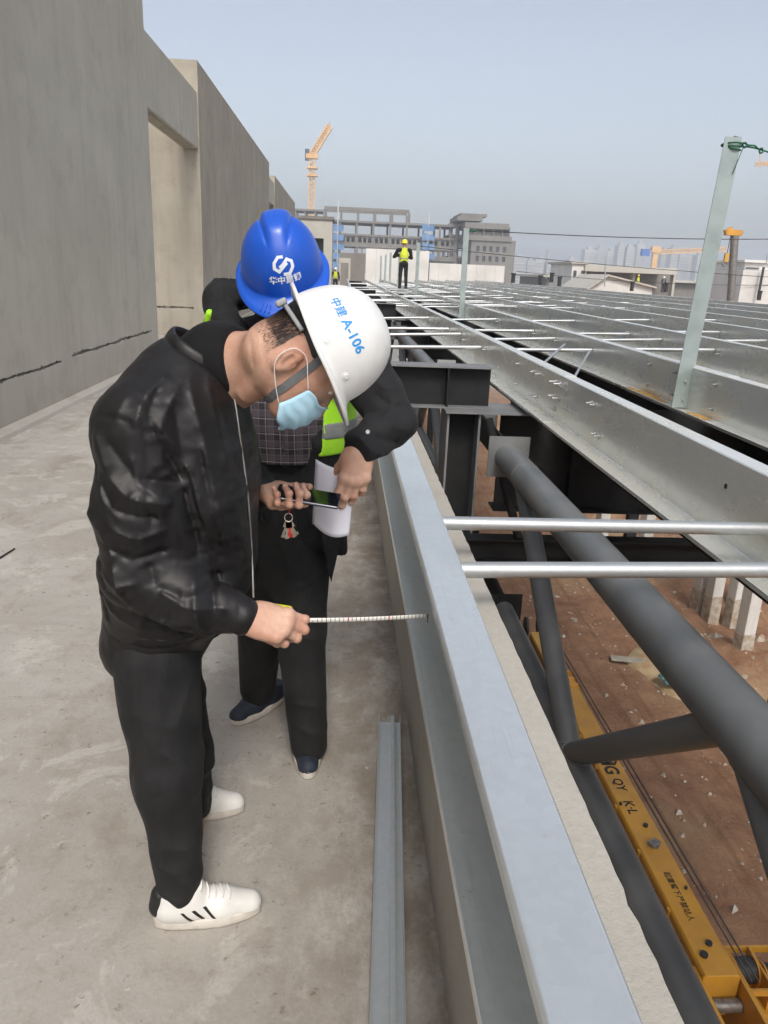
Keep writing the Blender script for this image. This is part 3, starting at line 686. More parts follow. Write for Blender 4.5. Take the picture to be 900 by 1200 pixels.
# upright posts on the second purlin
def post(y, lean, top, label, rope=False):
    x = PXS[1]; o = empty('steel_post', (x, y, .66), label, 'post', 'upright posts on the second purlin')
    zb = ztop(x)-DEP+.012
    mb = MB(); pr = sheet_profile([(x-.130, y-.055), (x-.012, y-.055), (x-.012, y+.065)], .007); n = len(pr); top_z = top
    def sh(p, z): k = (z-zb)/(top-zb); return (p[0]+lean[0]*k, p[1]+lean[1]*k, z)
    vs = [sh(p, zb) for p in pr]+[sh(p, top+(.03 if j in (2, 3) else 0)) for j, p in enumerate(pr)]
    mb.add(vs, [(i, (i+1) % n, n+(i+1) % n, n+i) for i in range(n)]+[tuple(range(n-1, -1, -1)), tuple(range(n, 2*n))])
    s = mb.build('angle_post', M['post'], o); recalc(s)
    for dz in (.06, .20):
        q = link('bolt', BOLT, o); q.matrix_local = Matrix.Translation(Vector((x-.05, y-.052, zb+dz))-Vector(o.location)) @ Matrix.Rotation(radians(90), 4, 'Z')
    return o
post(5.87, (.10, .02), 2.60, 'leaning grey green angle post at the right with green rope around its top', True)
post(17.5, (-.02, 0), 2.55, 'grey angle post right of the yellow vest worker with rope tied at the top')
post(28.9, (0, 0), 2.62, 'thin grey post just right of the distant worker in yellow')
post(38.5, (0, 0), 2.62, 'far thin post just left of the distant worker in yellow')
post(46.0, (0, 0), 2.62, 'second far post left of the distant worker')
post(52.0, (.03, 0), 2.62, 'third far post left of the distant worker')
post(57.5, (-.03, 0), 2.62, 'farthest of the upright posts on the second purlin')
# lifeline wires between the post tops
def wire(name, a, b, sag, r, m, label, cat, n=14, grp=None):
    a, b = Vector(a), Vector(b)
    mb = MB(); mb.path([a.lerp(b, i/n)-Vector((0, 0, sag*4*(i/n)*(1-i/n))) for i in range(n+1)], r, 6); return tag(mb.build(name, m), label, cat, grp)
pt = Vector((PXS[1]-.07, 17.5, 2.5))
wire('lifeline', pt+Vector((.05, 0, .02)), (14.5, 22, 3.05), .12, .010, M['wire'], 'upper dark lifeline wire running right from the middle post', 'wire')
wire('lifeline', (PXS[1], 28.9, 2.5), (20, 34, 2.0), .1, .012, M['wire'], 'thin lower lifeline wire beyond the middle post', 'wire')
# green rope at the leaning post
rp = empty('green_rope', (2.7, 5.8, 2.55), 'dark green rope knotted around the top of the leaning post', 'rope')
cx, cy = PXS[1]+.10-.052, 5.87
for k, z in enumerate((2.535, 2.548, 2.558)):
    mb = MB(); mb.path([(cx+(.064+.003*k)*cos(a)*1.0, cy+.01+(.066+.003*k)*sin(a), z+.012*sin(a*1+k)-.01*cos(a)) for a in [2*pi*i/24 for i in range(25)]], .0055, 6); mb.build('rope_loop', M['rope'], rp)
mb = MB(); mb.path([(cx+.06, cy-.02, 2.545), (cx+.11, cy-.02, 2.545), (cx+.16, cy-.02, 2.54), (cx+.22, cy-.01, 2.53), (cx+.7, cy, 2.42)], .0055, 6); mb.build('rope_tail', M['rope'], rp)
mb = MB(); mb.path([(cx+.06, cy-.03, 2.57), (cx+.10, cy-.03, 2.555), (cx+.15, cy-.025, 2.555), (cx+.20, cy-.02, 2.525)], .0055, 6); mb.build('rope_tail', M['rope'], rp)
for q in ((cx+.075, cy-.03, 2.553), (cx+.205, cy-.02, 2.525)):
    mb = MB(); mb.path([Vector(q)+Vector((.014*cos(a), .006*sin(3*a), .016*sin(a))) for a in [2*pi*i/10 for i in range(13)]], .006, 6); mb.build('knot', M['rope'], rp)
mb = MB(); mb.path([(cx+.055, cy-.055, 2.535), (cx+.03, cy-.055, 2.44), (cx+.01, cy-.052, 2.36)], .003, 5); mb.build('loose_strand', M['rope'], rp)
# rope bundle on the middle post
mb = MB(); mb.path([(PXS[1]+.03*cos(a)+.10*i/30, 17.45+.05*sin(a), 2.50+.012*sin(2.3*a)) for i, a in enumerate([i*.8 for i in range(40)])], .011, 6); tag(mb.build('rope_bundle', M['rope']), 'green rope bundle at the top of the middle post', 'rope')
# ochre dust on the purlin flange near the leaning post
p = at(765, 470, x=PXS[1]-.05)
x = PXS[1]; zf = ztop(x)-DEP+.003
for (y, ry, hh, lab) in [(6.55, .42, .016, 'long ochre dust heap on the purlin flange left of the leaning post'), (5.5, .18, .010, 'small ochre dust heap on the purlin flange right of the leaning post')]:
    heap('dust_heap', (x-.058, y, zf), .048, ry, hh, M['rust'], lab, 'dust', y, edge=.0005)
NTH = ['leftmost', 'second', 'third', 'fourth', 'fifth', 'sixth', 'seventh', 'eighth', 'ninth', 'tenth', 'eleventh', 'twelfth', 'thirteenth', 'fourteenth', 'fifteenth', 'sixteenth', 'rightmost']
# ------------------------------------------------------------------ precast columns on the ground
for i, (px, py, lab, pr) in enumerate([(868, 768, 'nearest pale precast column standing on the dirt at the right', 0), (832, 722, 'pale precast column of the pair behind, right one', 0), (818, 712, 'pale precast column of the pair behind, left one', 0),
                                   (858, 725, 'shaded precast column behind the nearest one', 0), (864, 712, 'farther shaded precast column behind the nearest one', 0), (700, 658, 'far precast column seen left under the lower tube', 0), (752, 660, 'far precast column seen between truss and purlin', 0), (893, 690, 'precast column at the right edge behind the purlin flange', 0)]):
    p = at(px, py, z=GZ); c = empty('precast_column', (p.x, p.y, GZ), lab, 'column', 'precast columns on the building ground')
    hw = .24; c.rotation_euler.z = radians(12)
    mb = MB(); mb.box(-hw, hw, -hw, hw, .9, 7.0); bevel(mb.build('shaft', M['precast'], c, loc=(0, 0, 0)), .03)
    mb = MB(); mb.box(-hw-.012, hw+.012, -hw-.012, hw+.012, -.8, .9); bevel(mb.build('foot', M['rubble'], c, loc=(0, 0, 0)), .03)

# ------------------------------------------------------------------ truck crane parked below
cr = empty('truck_crane', (5.9, 11, GZ), 'yellow truck crane with its long boom lowered, parked on the dirt below', 'crane')
BX, BZ = 5.72, -8.0
mb = MB()
def boom(mb, x, y0, y1, z, w, h):
    pr = [(x-w/2, z), (x-w/2, z-h*.62), (x-w*.28, z-h), (x+w*.28, z-h), (x+w/2, z-h*.62), (x+w/2, z), (x+w*.44, z+.04), (x-w*.44, z+.04)]
    mb.prism(pr, 'y', y0, y1)
boom(mb, BX, 8.35, 17.0, BZ, .56, .72); bm_o = mb.build('boom_base', M['crane_y'], cr); recalc(bm_o); bevel(bm_o, .015)
mb = MB(); boom(mb, BX, 17.0, 17.9, BZ-.04, .48, .64); o = mb.build('boom_section', M['crane_y'], cr); recalc(o)
mb = MB(); boom(mb, BX, 17.9, 19.6, BZ-.07, .40, .56); o = mb.build('boom_section', M['crane_y2'], cr); recalc(o)
for y in (16.55, 16.85, 17.2): 
    mb = MB(); mb.box(BX-.31, BX+.31, y-.05, y+.05, BZ-.5, BZ+.075); mb.build('boom_collar', M['crane_y'], cr)
mb = MB(); mb.box(BX-.36, BX-.30, 17.3, 20.6, BZ-.35, BZ-.1); mb.box(BX+.30, BX+.36, 17.3, 20.6, BZ-.35, BZ-.1); mb.build('jib_frame', M['steel'], cr)
for s in (-1, 1):
    mb = MB(); mb.tube((BX+s*.16, 20.1, BZ-.1), (BX+s*.22, 20.1, BZ-.1), .28, n=20); mb.build('sheave', M['blk'], cr)
    mb = MB(); mb.path([(BX+s*.05+.40, 8.2, BZ+.10), (BX+s*.05+.38, 14, BZ+.05), (BX+s*.05+.3, 20.1, BZ+.10)], .014, 5); mb.build('hoist_rope', M['wire'], cr)
# plaque, bolts and small fittings on the boom flank
for (y, z, r, m) in ((12.1, BZ-.22, .11, 'steel'), (12.75, BZ-.15, .05, 'blk'), (10.1, BZ-.12, .03, 'blk'), (9.1, BZ-.15, .06, 'blk'), (8.75, BZ-.35, .07, 'blk'), (13.2, BZ+.0, .02, 'blk')):
    mb = MB(); mb.tube((BX-.281, y, z), (BX-.31, y, z), r, n=8 if r > .08 else 12, smooth=False); mb.build('fitting', M[m], cr)
mb = MB(); mb.box(BX-.34, BX-.282, 12.0, 12.22, BZ-.27, BZ-.18); mb.build('fitting', M['steel'], cr)
def text_mesh(body, size, bold=0.0, m=None, extr=0.0):
    c = bpy.data.curves.new('lettering', 'FONT'); c.body = body; c.size = size; c.offset = bold*size; c.resolution_u = 3; c.extrude = extr
    c.align_x = 'CENTER'; c.align_y = 'CENTER'
    o = bpy.data.objects.new('lettering', c); COL.objects.link(o); bpy.context.view_layer.update()
    me = bpy.data.meshes.new_from_object(o.evaluated_get(bpy.context.evaluated_depsgraph_get())); bpy.data.objects.remove(o)
    me.materials.clear(); me.materials.append(m); me.name = 'lettering'; return me
def flat_text(body, size, c, right, up, m, parent, bold=.02):
    me = text_mesh(body, size, bold, m); r, u = Vector(right).normalized(), Vector(up).normalized(); n = r.cross(u)
    me.transform(Matrix(((r.x, u.x, n.x, c[0]), (r.y, u.y, n.y, c[1]), (r.z, u.z, n.z, c[2]), (0, 0, 0, 1))))
    return link('lettering', me, parent)
ZT = BZ+.0445
flat_text('XCMG', .40, (BX-.03, 13.60, ZT), (0, -1, 0), (1, 0, 0), M['dark_mark'], cr, .03)
flat_text('QY', .27, (BX-.02, 12.70, ZT), (0, -1, 0), (1, 0, 0), M['dark_mark'], cr, .02)
flat_text('K·L', .27, (BX-.04, 12.02, ZT), (0, -1, 0), (1, 0, 0), M['dark_mark'], cr, .02)
flat_text('起重臂下严禁站人', .13, (BX-.02, 9.85, ZT), (0, -1, 0), (1, 0, 0), M['dark_mark'], cr, .01)
for (dx, y, r_, m) in ((.02, 11.0, .10, 'steel'), (.06, 11.5, .045, 'blk'), (.15, 13.4, .02, 'blk'), (.17, 10.0, .025, 'blk'), (.05, 8.9, .05, 'blk'), (-.12, 8.7, .06, 'blk'), (-.2, 12.1, .03, 'blk')):
    MB().tube((BX+dx, y, BZ+.03), (BX+dx, y, BZ+.085), r_, n=9, smooth=False).build('fitting', M[m], cr)
MB().obox((BX+.02, 11.0, BZ+.10), (.09, .05, 0), (-.03, .06, 0), (0, 0, .02)).build('fitting', M['steel'], cr)
for y in (9.6, 10.9, 12.1, 13.3, 14.4): MB().box(BX-.30, BX-.25, y-.04, y+.04, BZ-.12, BZ+.02).build('lug', M['crane_y'], cr)
# superstructure with winch drums
mb = MB(); mb.box(5.35, 5.45, 5.2, 8.6, BZ-1.3, BZ-.05); mb.build('side_plate', M['crane_y'], cr)
mb = MB(); mb.box(6.02, 6.09, 5.2, 8.9, BZ-1.3, BZ-.05); mb.build('side_plate', M['crane_y'], cr)
mb = MB(); mb.box(5.30, 8.0, 4.6, 8.2, BZ-1.75, BZ-1.30); bevel(mb.build('turntable_deck', M['crane_y'], cr), .03)
mb = MB(); mb.box(6.36, 7.9, 6.35, 8.35, BZ-1.299, BZ-.85); bevel(mb.build('machine_house', M['crane_y'], cr), .05)
for (y, x0, x1) in ((8.80, 6.17, 6.46), (8.68, 6.58, 6.92)):
    mb = MB(); mb.tube((x0, y, BZ-.36), (x1, y, BZ-.36), .19, n=20); mb.build('winch_drum', M['blk'], cr)
    for xx in (x0-.02, x1+.02):
        mb = MB(); mb.tube((xx-.012, y, BZ-.36), (xx+.012, y, BZ-.36), .22, n=20); mb.build('drum_flange', M['crane_y'], cr)
for xx in (6.115, 6.515, 6.97): mb = MB(); mb.box(xx-.02, xx+.02, 8.35, 9.05, BZ-.62, BZ-.17); mb.build('winch_frame', M['crane_y'], cr)
mb = MB(); mb.box(6.095, 6.99, 9.055, 9.10, BZ-.30, BZ-.20); mb.build('winch_guard', M['crane_y'], cr)
mb = MB(); mb.box(6.095, 6.99, 8.30, 8.345, BZ-.30, BZ-.20); mb.build('winch_guard', M['crane_y'], cr)
mb = MB(); mb.box(6.095, 7.2, 8.28, 9.12, BZ-.70, BZ-.625); mb.build('winch_deck', M['crane_y'], cr)
mb = MB(); mb.box(6.5, 8.2, 5.4, 6.4, BZ-1.29, BZ-.7); bevel(mb.build('counterweight', M['crane_y'], cr), .06)
mb = MB(); mb.tube((5.46, 8.25, BZ-.4), (6.01, 8.25, BZ-.4), .10, n=16); mb.build('pivot_pin', M['steel'], cr)
mb = MB(); mb.box(2.2, 12.6, 4.9, 7.3, GZ+.95, GZ+1.25); bevel(mb.build('chassis', M['crane_y'], cr), .03)
mb = MB(); mb.box(12.6, 14.4, 4.9, 7.3, GZ+.6, GZ+2.2); bevel(mb.build('driver_cab', M['crane_y'], cr), .12)
for xx in (3.2, 4.6, 10.2, 11.6):
    for y in (5.0, 6.95):
        wo = MB().tube((xx, y, GZ+.52), (xx, y+.3, GZ+.52), .52, n=24).build('wheel', M['blk'], cr)
        MB().tube((xx, y-.01, GZ+.52), (xx, y+.31, GZ+.52), .26, n=16).build('rim', M['steel'], wo)
mb = MB(); mb.tube((BX, 7.9, GZ+1.75), (BX, 11.4, BZ-.7), .14, n=16); mb.build('luffing_cylinder', M['steel'], cr)
# yellow machine seen through the gap left of the first column
p = at(514, 560, z=GZ+1)
ld = empty('wheel_loader', (p.x, p.y, GZ), 'orange yellow machine on the dirt seen left of the first steel column', 'machine')
mb = MB(); mb.box(p.x-.9, p.x+.9, p.y-2, p.y+1.6, GZ+.8, GZ+2.0); bevel(mb.build('machine_body', M['crane_y'], ld), .1)
mb = MB(); mb.prism([(p.y-3.6, GZ+.1), (p.y-2.6, GZ+.1), (p.y-2.5, GZ+1.1), (p.y-2.7, GZ+1.1), (p.y-2.8, GZ+.4), (p.y-3.6, GZ+.25)], 'x', p.x-1.2, p.x+1.2); o = mb.build('bucket', M['crane_y'], ld); recalc(o)
for s in (-1, 1):
    for dy in (-1.3, 1.1):
        wo = MB().tube((p.x+s*.95, p.y+dy, GZ+.6), (p.x+s*1.3, p.y+dy, GZ+.6), .6, n=20).build('wheel', M['blk'], ld); MB().tube((p.x+s*.94, p.y+dy, GZ+.6), (p.x+s*1.31, p.y+dy, GZ+.6), .28, n=14).build('rim', M['crane_y'], wo)

# ------------------------------------------------------------------ far end of the roof
ww = empty('white_wall', (8, 70, 0), 'white panel wall of the higher part at the far roof end', 'wall'); Y = 72
def wall_px(x0, x1, ytop, parent, m, thick=.4, name='wall_panel', zb=-1.0, Y=Y, n=1):
    a, b = at(x0, ytop, y=Y), at(x1, ytop, y=Y)
    for k in range(n):
        mb = MB(); xa, xb = a.x+(b.x-a.x)*k/n, a.x+(b.x-a.x)*(k+1)/n
        mb.box(xa+.005, xb-.005, Y, Y+thick, zb, a.z); mb.build(name, m, parent)
wall_px(429, 503.5, 291, ww, M['white_panel'], n=6); wall_px(503.7, 592, 308, ww, M['white_panel'], n=8)
wall_px(398, 428, 296, ww, M['far_conc'], .4, 'grey_end')
# low portal shed frame beside the stair house
fs = empty('portal_frame', (0, 62, 0), 'small concrete portal frame beside the stair house', 'frame')
a, b = at(397, 302, y=62), at(411, 302, y=62)
mb = MB(); mb.box(a.x, b.x, 62, 62.3, a.z-.35, a.z); mb.build('frame_beam', M['far_conc2'], fs)
for xx in (a.x, b.x-.15): mb = MB(); mb.box(xx, xx+.15, 62.01, 62.29, 0, a.z-.351); mb.build('frame_leg', M['far_conc2'], fs)

# ------------------------------------------------------------------ unfinished frame building
def frame_building(name, label, Y, x0, x1, zrows, nb, depth, m, infill, parent=None):
    """storeys between heights zrows (bottom to top), nb bays; infill[(row)] = number of windows per bay or 0 for open"""
    r = empty(name, ((x0+x1)/2, Y, GZ), label, 'building')
    bw = (x1-x0)/nb
    for k, z in enumerate(zrows):
        mb = MB(); mb.box(x0-.2, x1+.2, Y-.25, Y+depth, z-.55, z); mb.build('floor_slab', m, r)
    for k in range(len(zrows)-1):
        zb, zt = zrows[k]+.002, zrows[k+1]-.552
        for i in range(nb+1):
            for yy in (Y, Y+depth-.6):
                mb = MB(); mb.box(x0+i*bw-.28, x0+i*bw+.28, yy, yy+.55, zb, zt); mb.build('column', m, r)
        nw = infill[k]
        if nw:
            for i in range(nb):
                if (i*7+k*3) % 11 == 5: continue
                xa, xb = x0+i*bw+.29, x0+(i+1)*bw-.29; h = zt-zb; mb = MB()
                mb.box(xa, xb, Y+.15, Y+.4, zb, zb+h*.30); mb.box(xa, xb, Y+.15, Y+.4, zb+h*.82, zt)
                ww_ = (xb-xa)/(nw*2+1)*1.0
                for q in range(nw+1):
                    p0 = xa+(xb-xa)*q/nw-(ww_*.42 if 0 < q else 0); p1 = xa+(xb-xa)*q/nw+(ww_*.42 if q < nw else 0)
                    mb.box(max(xa, p0), min(xb, max(p1, p0+.1)), Y+.15, Y+.4, zb+h*.3, zb+h*.82)
                mb.build('infill_wall', m, r)
            mb = MB(); mb.box(x0+1, x1-1, Y+depth*.5, Y+depth*.5+.3, zb, zt-.01) if k % 2 == 0 else None
            if k % 2 == 0: mb.build('inner_wall', m, r)
    return r
Yf = 235.
def zx(px, py, Y=Yf): q = at(px, py, y=Y); return q.x, q.z
xl, zt = zx(379, 241); xr, _ = zx(536, 258)
zs = [zx(440, v)[1] for v in (330, 313, 300.5, 288, 275, 259.5)]
zs = [GZ, -4.5]+zs[1:]
b1 = frame_building('frame_building', 'long unfinished grey concrete frame building behind the white wall', Yf, xl, xr, zs, 8, 16, M['far_conc'], [2, 2, 2, 3, 3, 0, 0, 0])
# open roof frame on top, left part
xt, _ = zx(380, 245); xt2, zt2 = zx(480, 246)
mb = MB(); mb.box(xt, xt2, Yf-.2, Yf+.6, zt2-.9, zt2); mb.build('roof_beam', M['far_conc'], b1)
mb = MB(); mb.box(xt, xt2, Yf+9, Yf+9.8, zt2-.9, zt2); mb.build('roof_beam', M['far_conc'], b1)
for i in range(6):
    xx = xt+(xt2-xt)*i/5
    for yy in (Yf, Yf+9.1): mb = MB(); mb.box(xx-.3, xx+.3, yy, yy+.6, zs[-1]+.002, zt2-.902); mb.build('roof_column', M['far_conc'], b1)
# blue scaffold nets, each in panes with a mast
for (px, w, lab) in ((396, 8, 'blue scaffold hoist net at the left end of the frame building'), (502.5, 7.5, 'blue scaffold hoist net near the middle of the frame building')):
    h = empty('scaffold_tower', (*[at(px, 300, y=Yf-3).x, Yf-3], GZ), lab, 'scaffold')
    for rws in range(5):
        for cl in range(2):
            a = at(px-w+cl*w, 262+rws*11+(2 if cl else 0), y=Yf-3); b = at(px-w+cl*w+w*.86, 262+rws*11+9, y=Yf-3)
            mb = MB(); mb.box(a.x, b.x, Yf-3, Yf-2.9, min(a.z, b.z), max(a.z, b.z)); mb.build('net_panel', M['net_blue'], h)
    a, b = at(px+.5, 234 if px < 450 else 250, y=Yf-2.8), at(px+.5, 318, y=Yf-2.8)
    mb = MB(); mb.box(a.x-.18, a.x+.18, Yf-2.8, Yf-2.4, GZ, a.z); mb.build('mast', M['far_steel'], h)
# finished end block with square windows
eb = empty('end_block', (40, Yf-4, GZ), 'rendered grey end block with rows of square windows at the right of the frame building', 'building')
Ye = Yf-6; x0 = at(552, 290, y=Ye).x; x1 = at(604, 290, y=Ye).x; zt = at(575, 281, y=Ye).z
cols = [559.5, 567, 574.5, 582.5, 590.5]; rows = [292, 303.5, 314.5]
hw = (at(4, 0, y=Ye).x-at(0, 0, y=Ye).x)*.55; xs_c = [at(c, 300, y=Ye).x for c in cols]
zc = [at(575, r_, y=Ye).z for r_ in rows]+[at(575, 325.5, y=Ye).z, -7]; hh = .72
# wall built around the openings
xb = [x0]+sum([[c-hw, c+hw] for c in xs_c], [])+[x1]
zb = [GZ]+sum([[z-hh, z+hh] for z in zc[::-1]], [])+[zt]
mb = MB()
for i in range(len(xb)-1):
    for j in range(len(zb)-1):
        if i % 2 == 1 and j % 2 == 1:
            m2 = MB(); m2.box(xb[i]+.002, xb[i+1]-.002, Ye+.35, Ye+.4, zb[j]+.002, zb[j+1]-.002); m2.build('window', M['glass'], eb)
            continue
        mb.box(xb[i], xb[i+1], Ye, Ye+.6, zb[j], zb[j+1])
mb.box(x0, x0+.5, Ye+.601, Ye+18, GZ, zt); mb.box(x1-.5, x1, Ye+.601, Ye+18, GZ, zt); mb.build('wall', M['far_conc'], eb)
for (pxa, pxb, ya_, yb_) in ((545, 600, 277.5, 281), (545, 597, 262.5, 267), (536, 566, 254, 258), (540, 571, 251, 253)):
    a, b = at(pxa, yb_, y=Ye-.5), at(pxb, ya_, y=Ye-.5); mb = MB(); mb.box(a.x, b.x, Ye-.5, Ye+16, a.z, b.z); mb.build('roof_slab', M['far_conc'], eb)
for pxa in (547, 555, 566, 577, 588, 596):
    a, b = at(pxa, 277.8, y=Ye), at(pxa+2.2, 266.5, y=Ye); mb = MB(); mb.box(a.x, b.x, Ye, Ye+10, a.z, b.z); mb.build('upper_column', M['far_conc'], eb)
a, b = at(549, 277.7, y=Ye+1), at(596, 269.5, y=Ye+1); mb = MB(); mb.box(a.x, b.x, Ye+1, Ye+9, a.z, b.z-.8); mb.build('upper_wall', M['far_conc'], eb)
# link block between frame and end block
lk = frame_building('link_block', 'open frame link block between the long frame building and the end block', Yf+1, zx(527, 290)[0], zx(553, 290)[0], [GZ, -4.5]+[zx(540, v)[1] for v in (313, 300.5, 288, 275, 262)], 3, 14, M['far_conc'], [2, 2, 2, 2, 2, 0, 0])
# left frame building behind the stair house
frame_building('frame_building', 'small piece of concrete frame showing left of the tower crane', Yf+20, zx(346, 260, Yf+20)[0], zx(381, 260, Yf+20)[0], [GZ, -4, 1]+[zx(360, v, Yf+20)[1] for v in (270, 257.5, 245)], 3, 12, M['far_conc'], [2, 2, 2, 1, 0, 0])

# ------------------------------------------------------------------ tower cranes
def lattice(mb, a, b, w, n, r, up=Vector((0, 0, 1))):
    a, b = Vector(a), Vector(b); d = (b-a).normalized(); s = d.cross(up if abs(d.dot(up)) < .9 else Vector((1, 0, 0))).normalized(); t = d.cross(s)
    cs = [(s*sx+t*sy)*w/2 for sx, sy in ((-1, -1), (1, -1), (1, 1), (-1, 1))]
    for c in cs: mb.tube(a+c, b+c, r, n=4, smooth=False)
    for k in range(n):
        p0, p1 = a.lerp(b, k/n), a.lerp(b, (k+1)/n)
        for q in range(4):
            mb.tube(p0+cs[q], p1+cs[(q+1) % 4], r*.7, n=4, smooth=False); mb.tube(p1+cs[q], p1+cs[(q+1) % 4], r*.7, n=4, smooth=False)
Yt = 300.
tc = empty('tower_crane', (*at(366, 250, y=Yt).xy, GZ), 'orange tower crane with a raised luffing jib behind the concrete wall', 'crane')
mb = MB(); a = at(364.5, 260, y=Yt); b = at(366, 186, y=Yt); lattice(mb, (b.x-.3, Yt, GZ), (b.x, Yt, b.z), 1.9, 30, .22); mb.build('mast', M['tower_y'], tc)
for v in (206, 197):
    c = at(366, v, y=Yt); mb = MB(); mb.box(c.x-1.9, c.x+1.9, Yt-1.9, Yt+1.9, c.z-.25, c.z+.25); mb.build('collar', M['tower_y'], tc)
mb = MB(); mb.box(b.x-2.2, b.x+2.0, Yt-1.4, Yt+1.4, b.z, b.z+1.5); mb.build('slewing_platform', M['tower_y'], tc)
mb = MB(); c = at(359.5, 180, y=Yt); mb.box(c.x-.6, c.x+.9, Yt-1.2, Yt+1.2, c.z-2.2, c.z+1.4); mb.build('counterweight', M['tower_b'], tc)
c0, c1 = at(365, 183, y=Yt), at(386.5, 148, y=Yt); mb = MB(); lattice(mb, c0, c1, 1.9, 12, .28); mb.build('jib', M['tower_y'], tc)
c2 = at(386.8, 142, y=Yt); mb = MB(); mb.tube(c1, c2, .12, n=5); mb.build('jib_tip', M['tower_y'], tc)
Yt2 = 420.
t2 = empty('tower_crane', (*at(768, 300, y=Yt2).xy, GZ), 'distant tower crane with a blue counterweight and long level jib above the low building', 'crane')
mb = MB(); c = at(768, 296, y=Yt2); mb.box(c.x-1.4, c.x+1.4, Yt2-1, Yt2+1, GZ, c.z); mb.build('mast', M['tower_y'], t2)
mb = MB(); mb.box(c.x-2.4, c.x+2.4, Yt2-1.5, Yt2+1.5, c.z, c.z+3); mb.build('slewing_unit', M['tower_y'], t2)
a, b = at(768, 295.5, y=Yt2), at(850, 292, y=Yt2); mb = MB(); lattice(mb, a, b, 1.9, 22, .3); mb.build('jib', M['tower_y'], t2)
a = at(756, 296.5, y=Yt2); mb = MB(); mb.box(a.x-2, a.x+2, Yt2-1.5, Yt2+1.5, a.z-1.5, a.z+2); mb.build('counterweight', M['cab_blue'], t2); mb = MB(); mb.box(a.x, c.x, Yt2-.5, Yt2+.5, c.z+.2, c.z+1); mb.build('counter_jib', M['tower_y'], t2)
Yt3 = 260.
t3 = empty('tower_crane', (*at(930, 250, y=Yt3).xy, GZ), 'jib end of a tower crane entering at the upper right picture edge', 'crane')
a, b = at(885, 192.5, y=Yt3), at(935, 190, y=Yt3); mb = MB(); lattice(mb, a, b, 1.0, 14, .16); mb.build('jib', M['tower_y'], t3)
a, b = at(890.5, 192, y=Yt3), at(890.5, 179, y=Yt3); mb = MB(); mb.tube(a, b, .15, n=4); mb.build('tie_post', M['tower_y'], t3)
c = at(935, 190, y=Yt3); mb = MB(); mb.box(c.x, c.x+1.8, Yt3-.9, Yt3+.9, GZ, c.z+6); mb.build('mast', M['tower_y'], t3)

# ------------------------------------------------------------------ right background
Yb = 95.
lb = empty('low_building', (*at(730, 330, y=Yb).xy, GZ), 'low pale concrete building with a flat roof overhang beyond the ridge', 'building')
def pbox(parent, name, m, x0, x1, y0, y1, Y, depth):
    a, b = at(x0, y0, y=Y), at(x1, y0, y=Y); zt = (a.z+b.z)/2; zb = at((x0+x1)/2, y1, y=Y).z
    mb = MB(); mb.box(min(a.x, b.x), max(a.x, b.x), Y, Y+depth, zb, zt); return bevel(mb.build(name, m, parent), .03)
pbox(lb, 'parapet_band', M['far_conc2'], 686, 795, 312.5, 320, Yb-1, 14)
pbox(lb, 'back_wall', M['far_conc'], 690, 793, 320.2, 372, Yb+5, 6)
pbox(lb, 'wing', M['white_panel'], 671, 689, 309.5, 372, Yb-.5, 10)
pbox(lb, 'wing_cap', M['far_conc2'], 669.5, 691, 306.5, 309.4, Yb-.8, 11)
for (xa, xb_) in ((681.5, 685.5), (672.5, 676)): pbox(lb, 'opening', M['glass'], xa, xb_, 317, 331, Yb-.6, .2)
for xa in (692, 742, 790): pbox(lb, 'pier', M['far_conc2'], xa, xa+3, 320.3, 372, Yb, 1)
gb = empty('gable_roof', (*at(716, 330, y=70).xy, -1), 'small white gable front in front of the low building', 'gable')
q = [at(px, py, y=70.) for px, py in ((690, 345), (690, 336.5), (712, 322.5), (764, 336), (764, 345))]
mb = MB(); mb.prism([(k.x, k.z) for k in q], 'y', 70, 78); o = mb.build('gable_wall', M['white_panel'], gb); recalc(o)
q2 = [at(px, py, y=69.9) for px, py in ((687, 338), (712, 321.5), (768, 336), (768, 338), (712, 323.5), (687, 340))]
mb = MB(); mb.prism([(k.x, k.z) for k in q2], 'y', 69.6, 78.4); o = mb.build('roof_edge', M['far_conc2'], gb); recalc(o)
# grey hall behind the ridge and white block at the right edge
hl = empty('grey_hall', (*at(760, 330, y=130).xy, GZ), 'long low grey hall behind the roof ridge', 'building')
pbox(hl, 'hall_wall', M['far_conc'], 640, 930, 331, 380, 130, 20); pbox(hl, 'hall_roof', M['far_conc2'], 636, 934, 328, 330.8, 129, 22)
wb = empty('white_block', (*at(890, 330, y=62).xy, GZ), 'white stepped block with a dark pipe at the right edge', 'building')
pbox(wb, 'block_wall', M['white_panel'], 871, 960, 318, 380, 62, 8); pbox(wb, 'upper_step', M['white_panel'], 873.5, 960, 309.5, 317.8, 63, 6); pbox(wb, 'coping', M['white_panel'], 872.5, 960, 306, 309.3, 62.7, 6.6)
pbox(wb, 'window_strip', M['glass'], 874.5, 890, 313.4, 315, 62.9, .2)
a, b = at(888, 350, y=61.5), at(895, 313, y=61.5); mb = MB(); mb.tube(a, b, .10, n=8); mb.build('drain_pipe', M['wire'], wb)
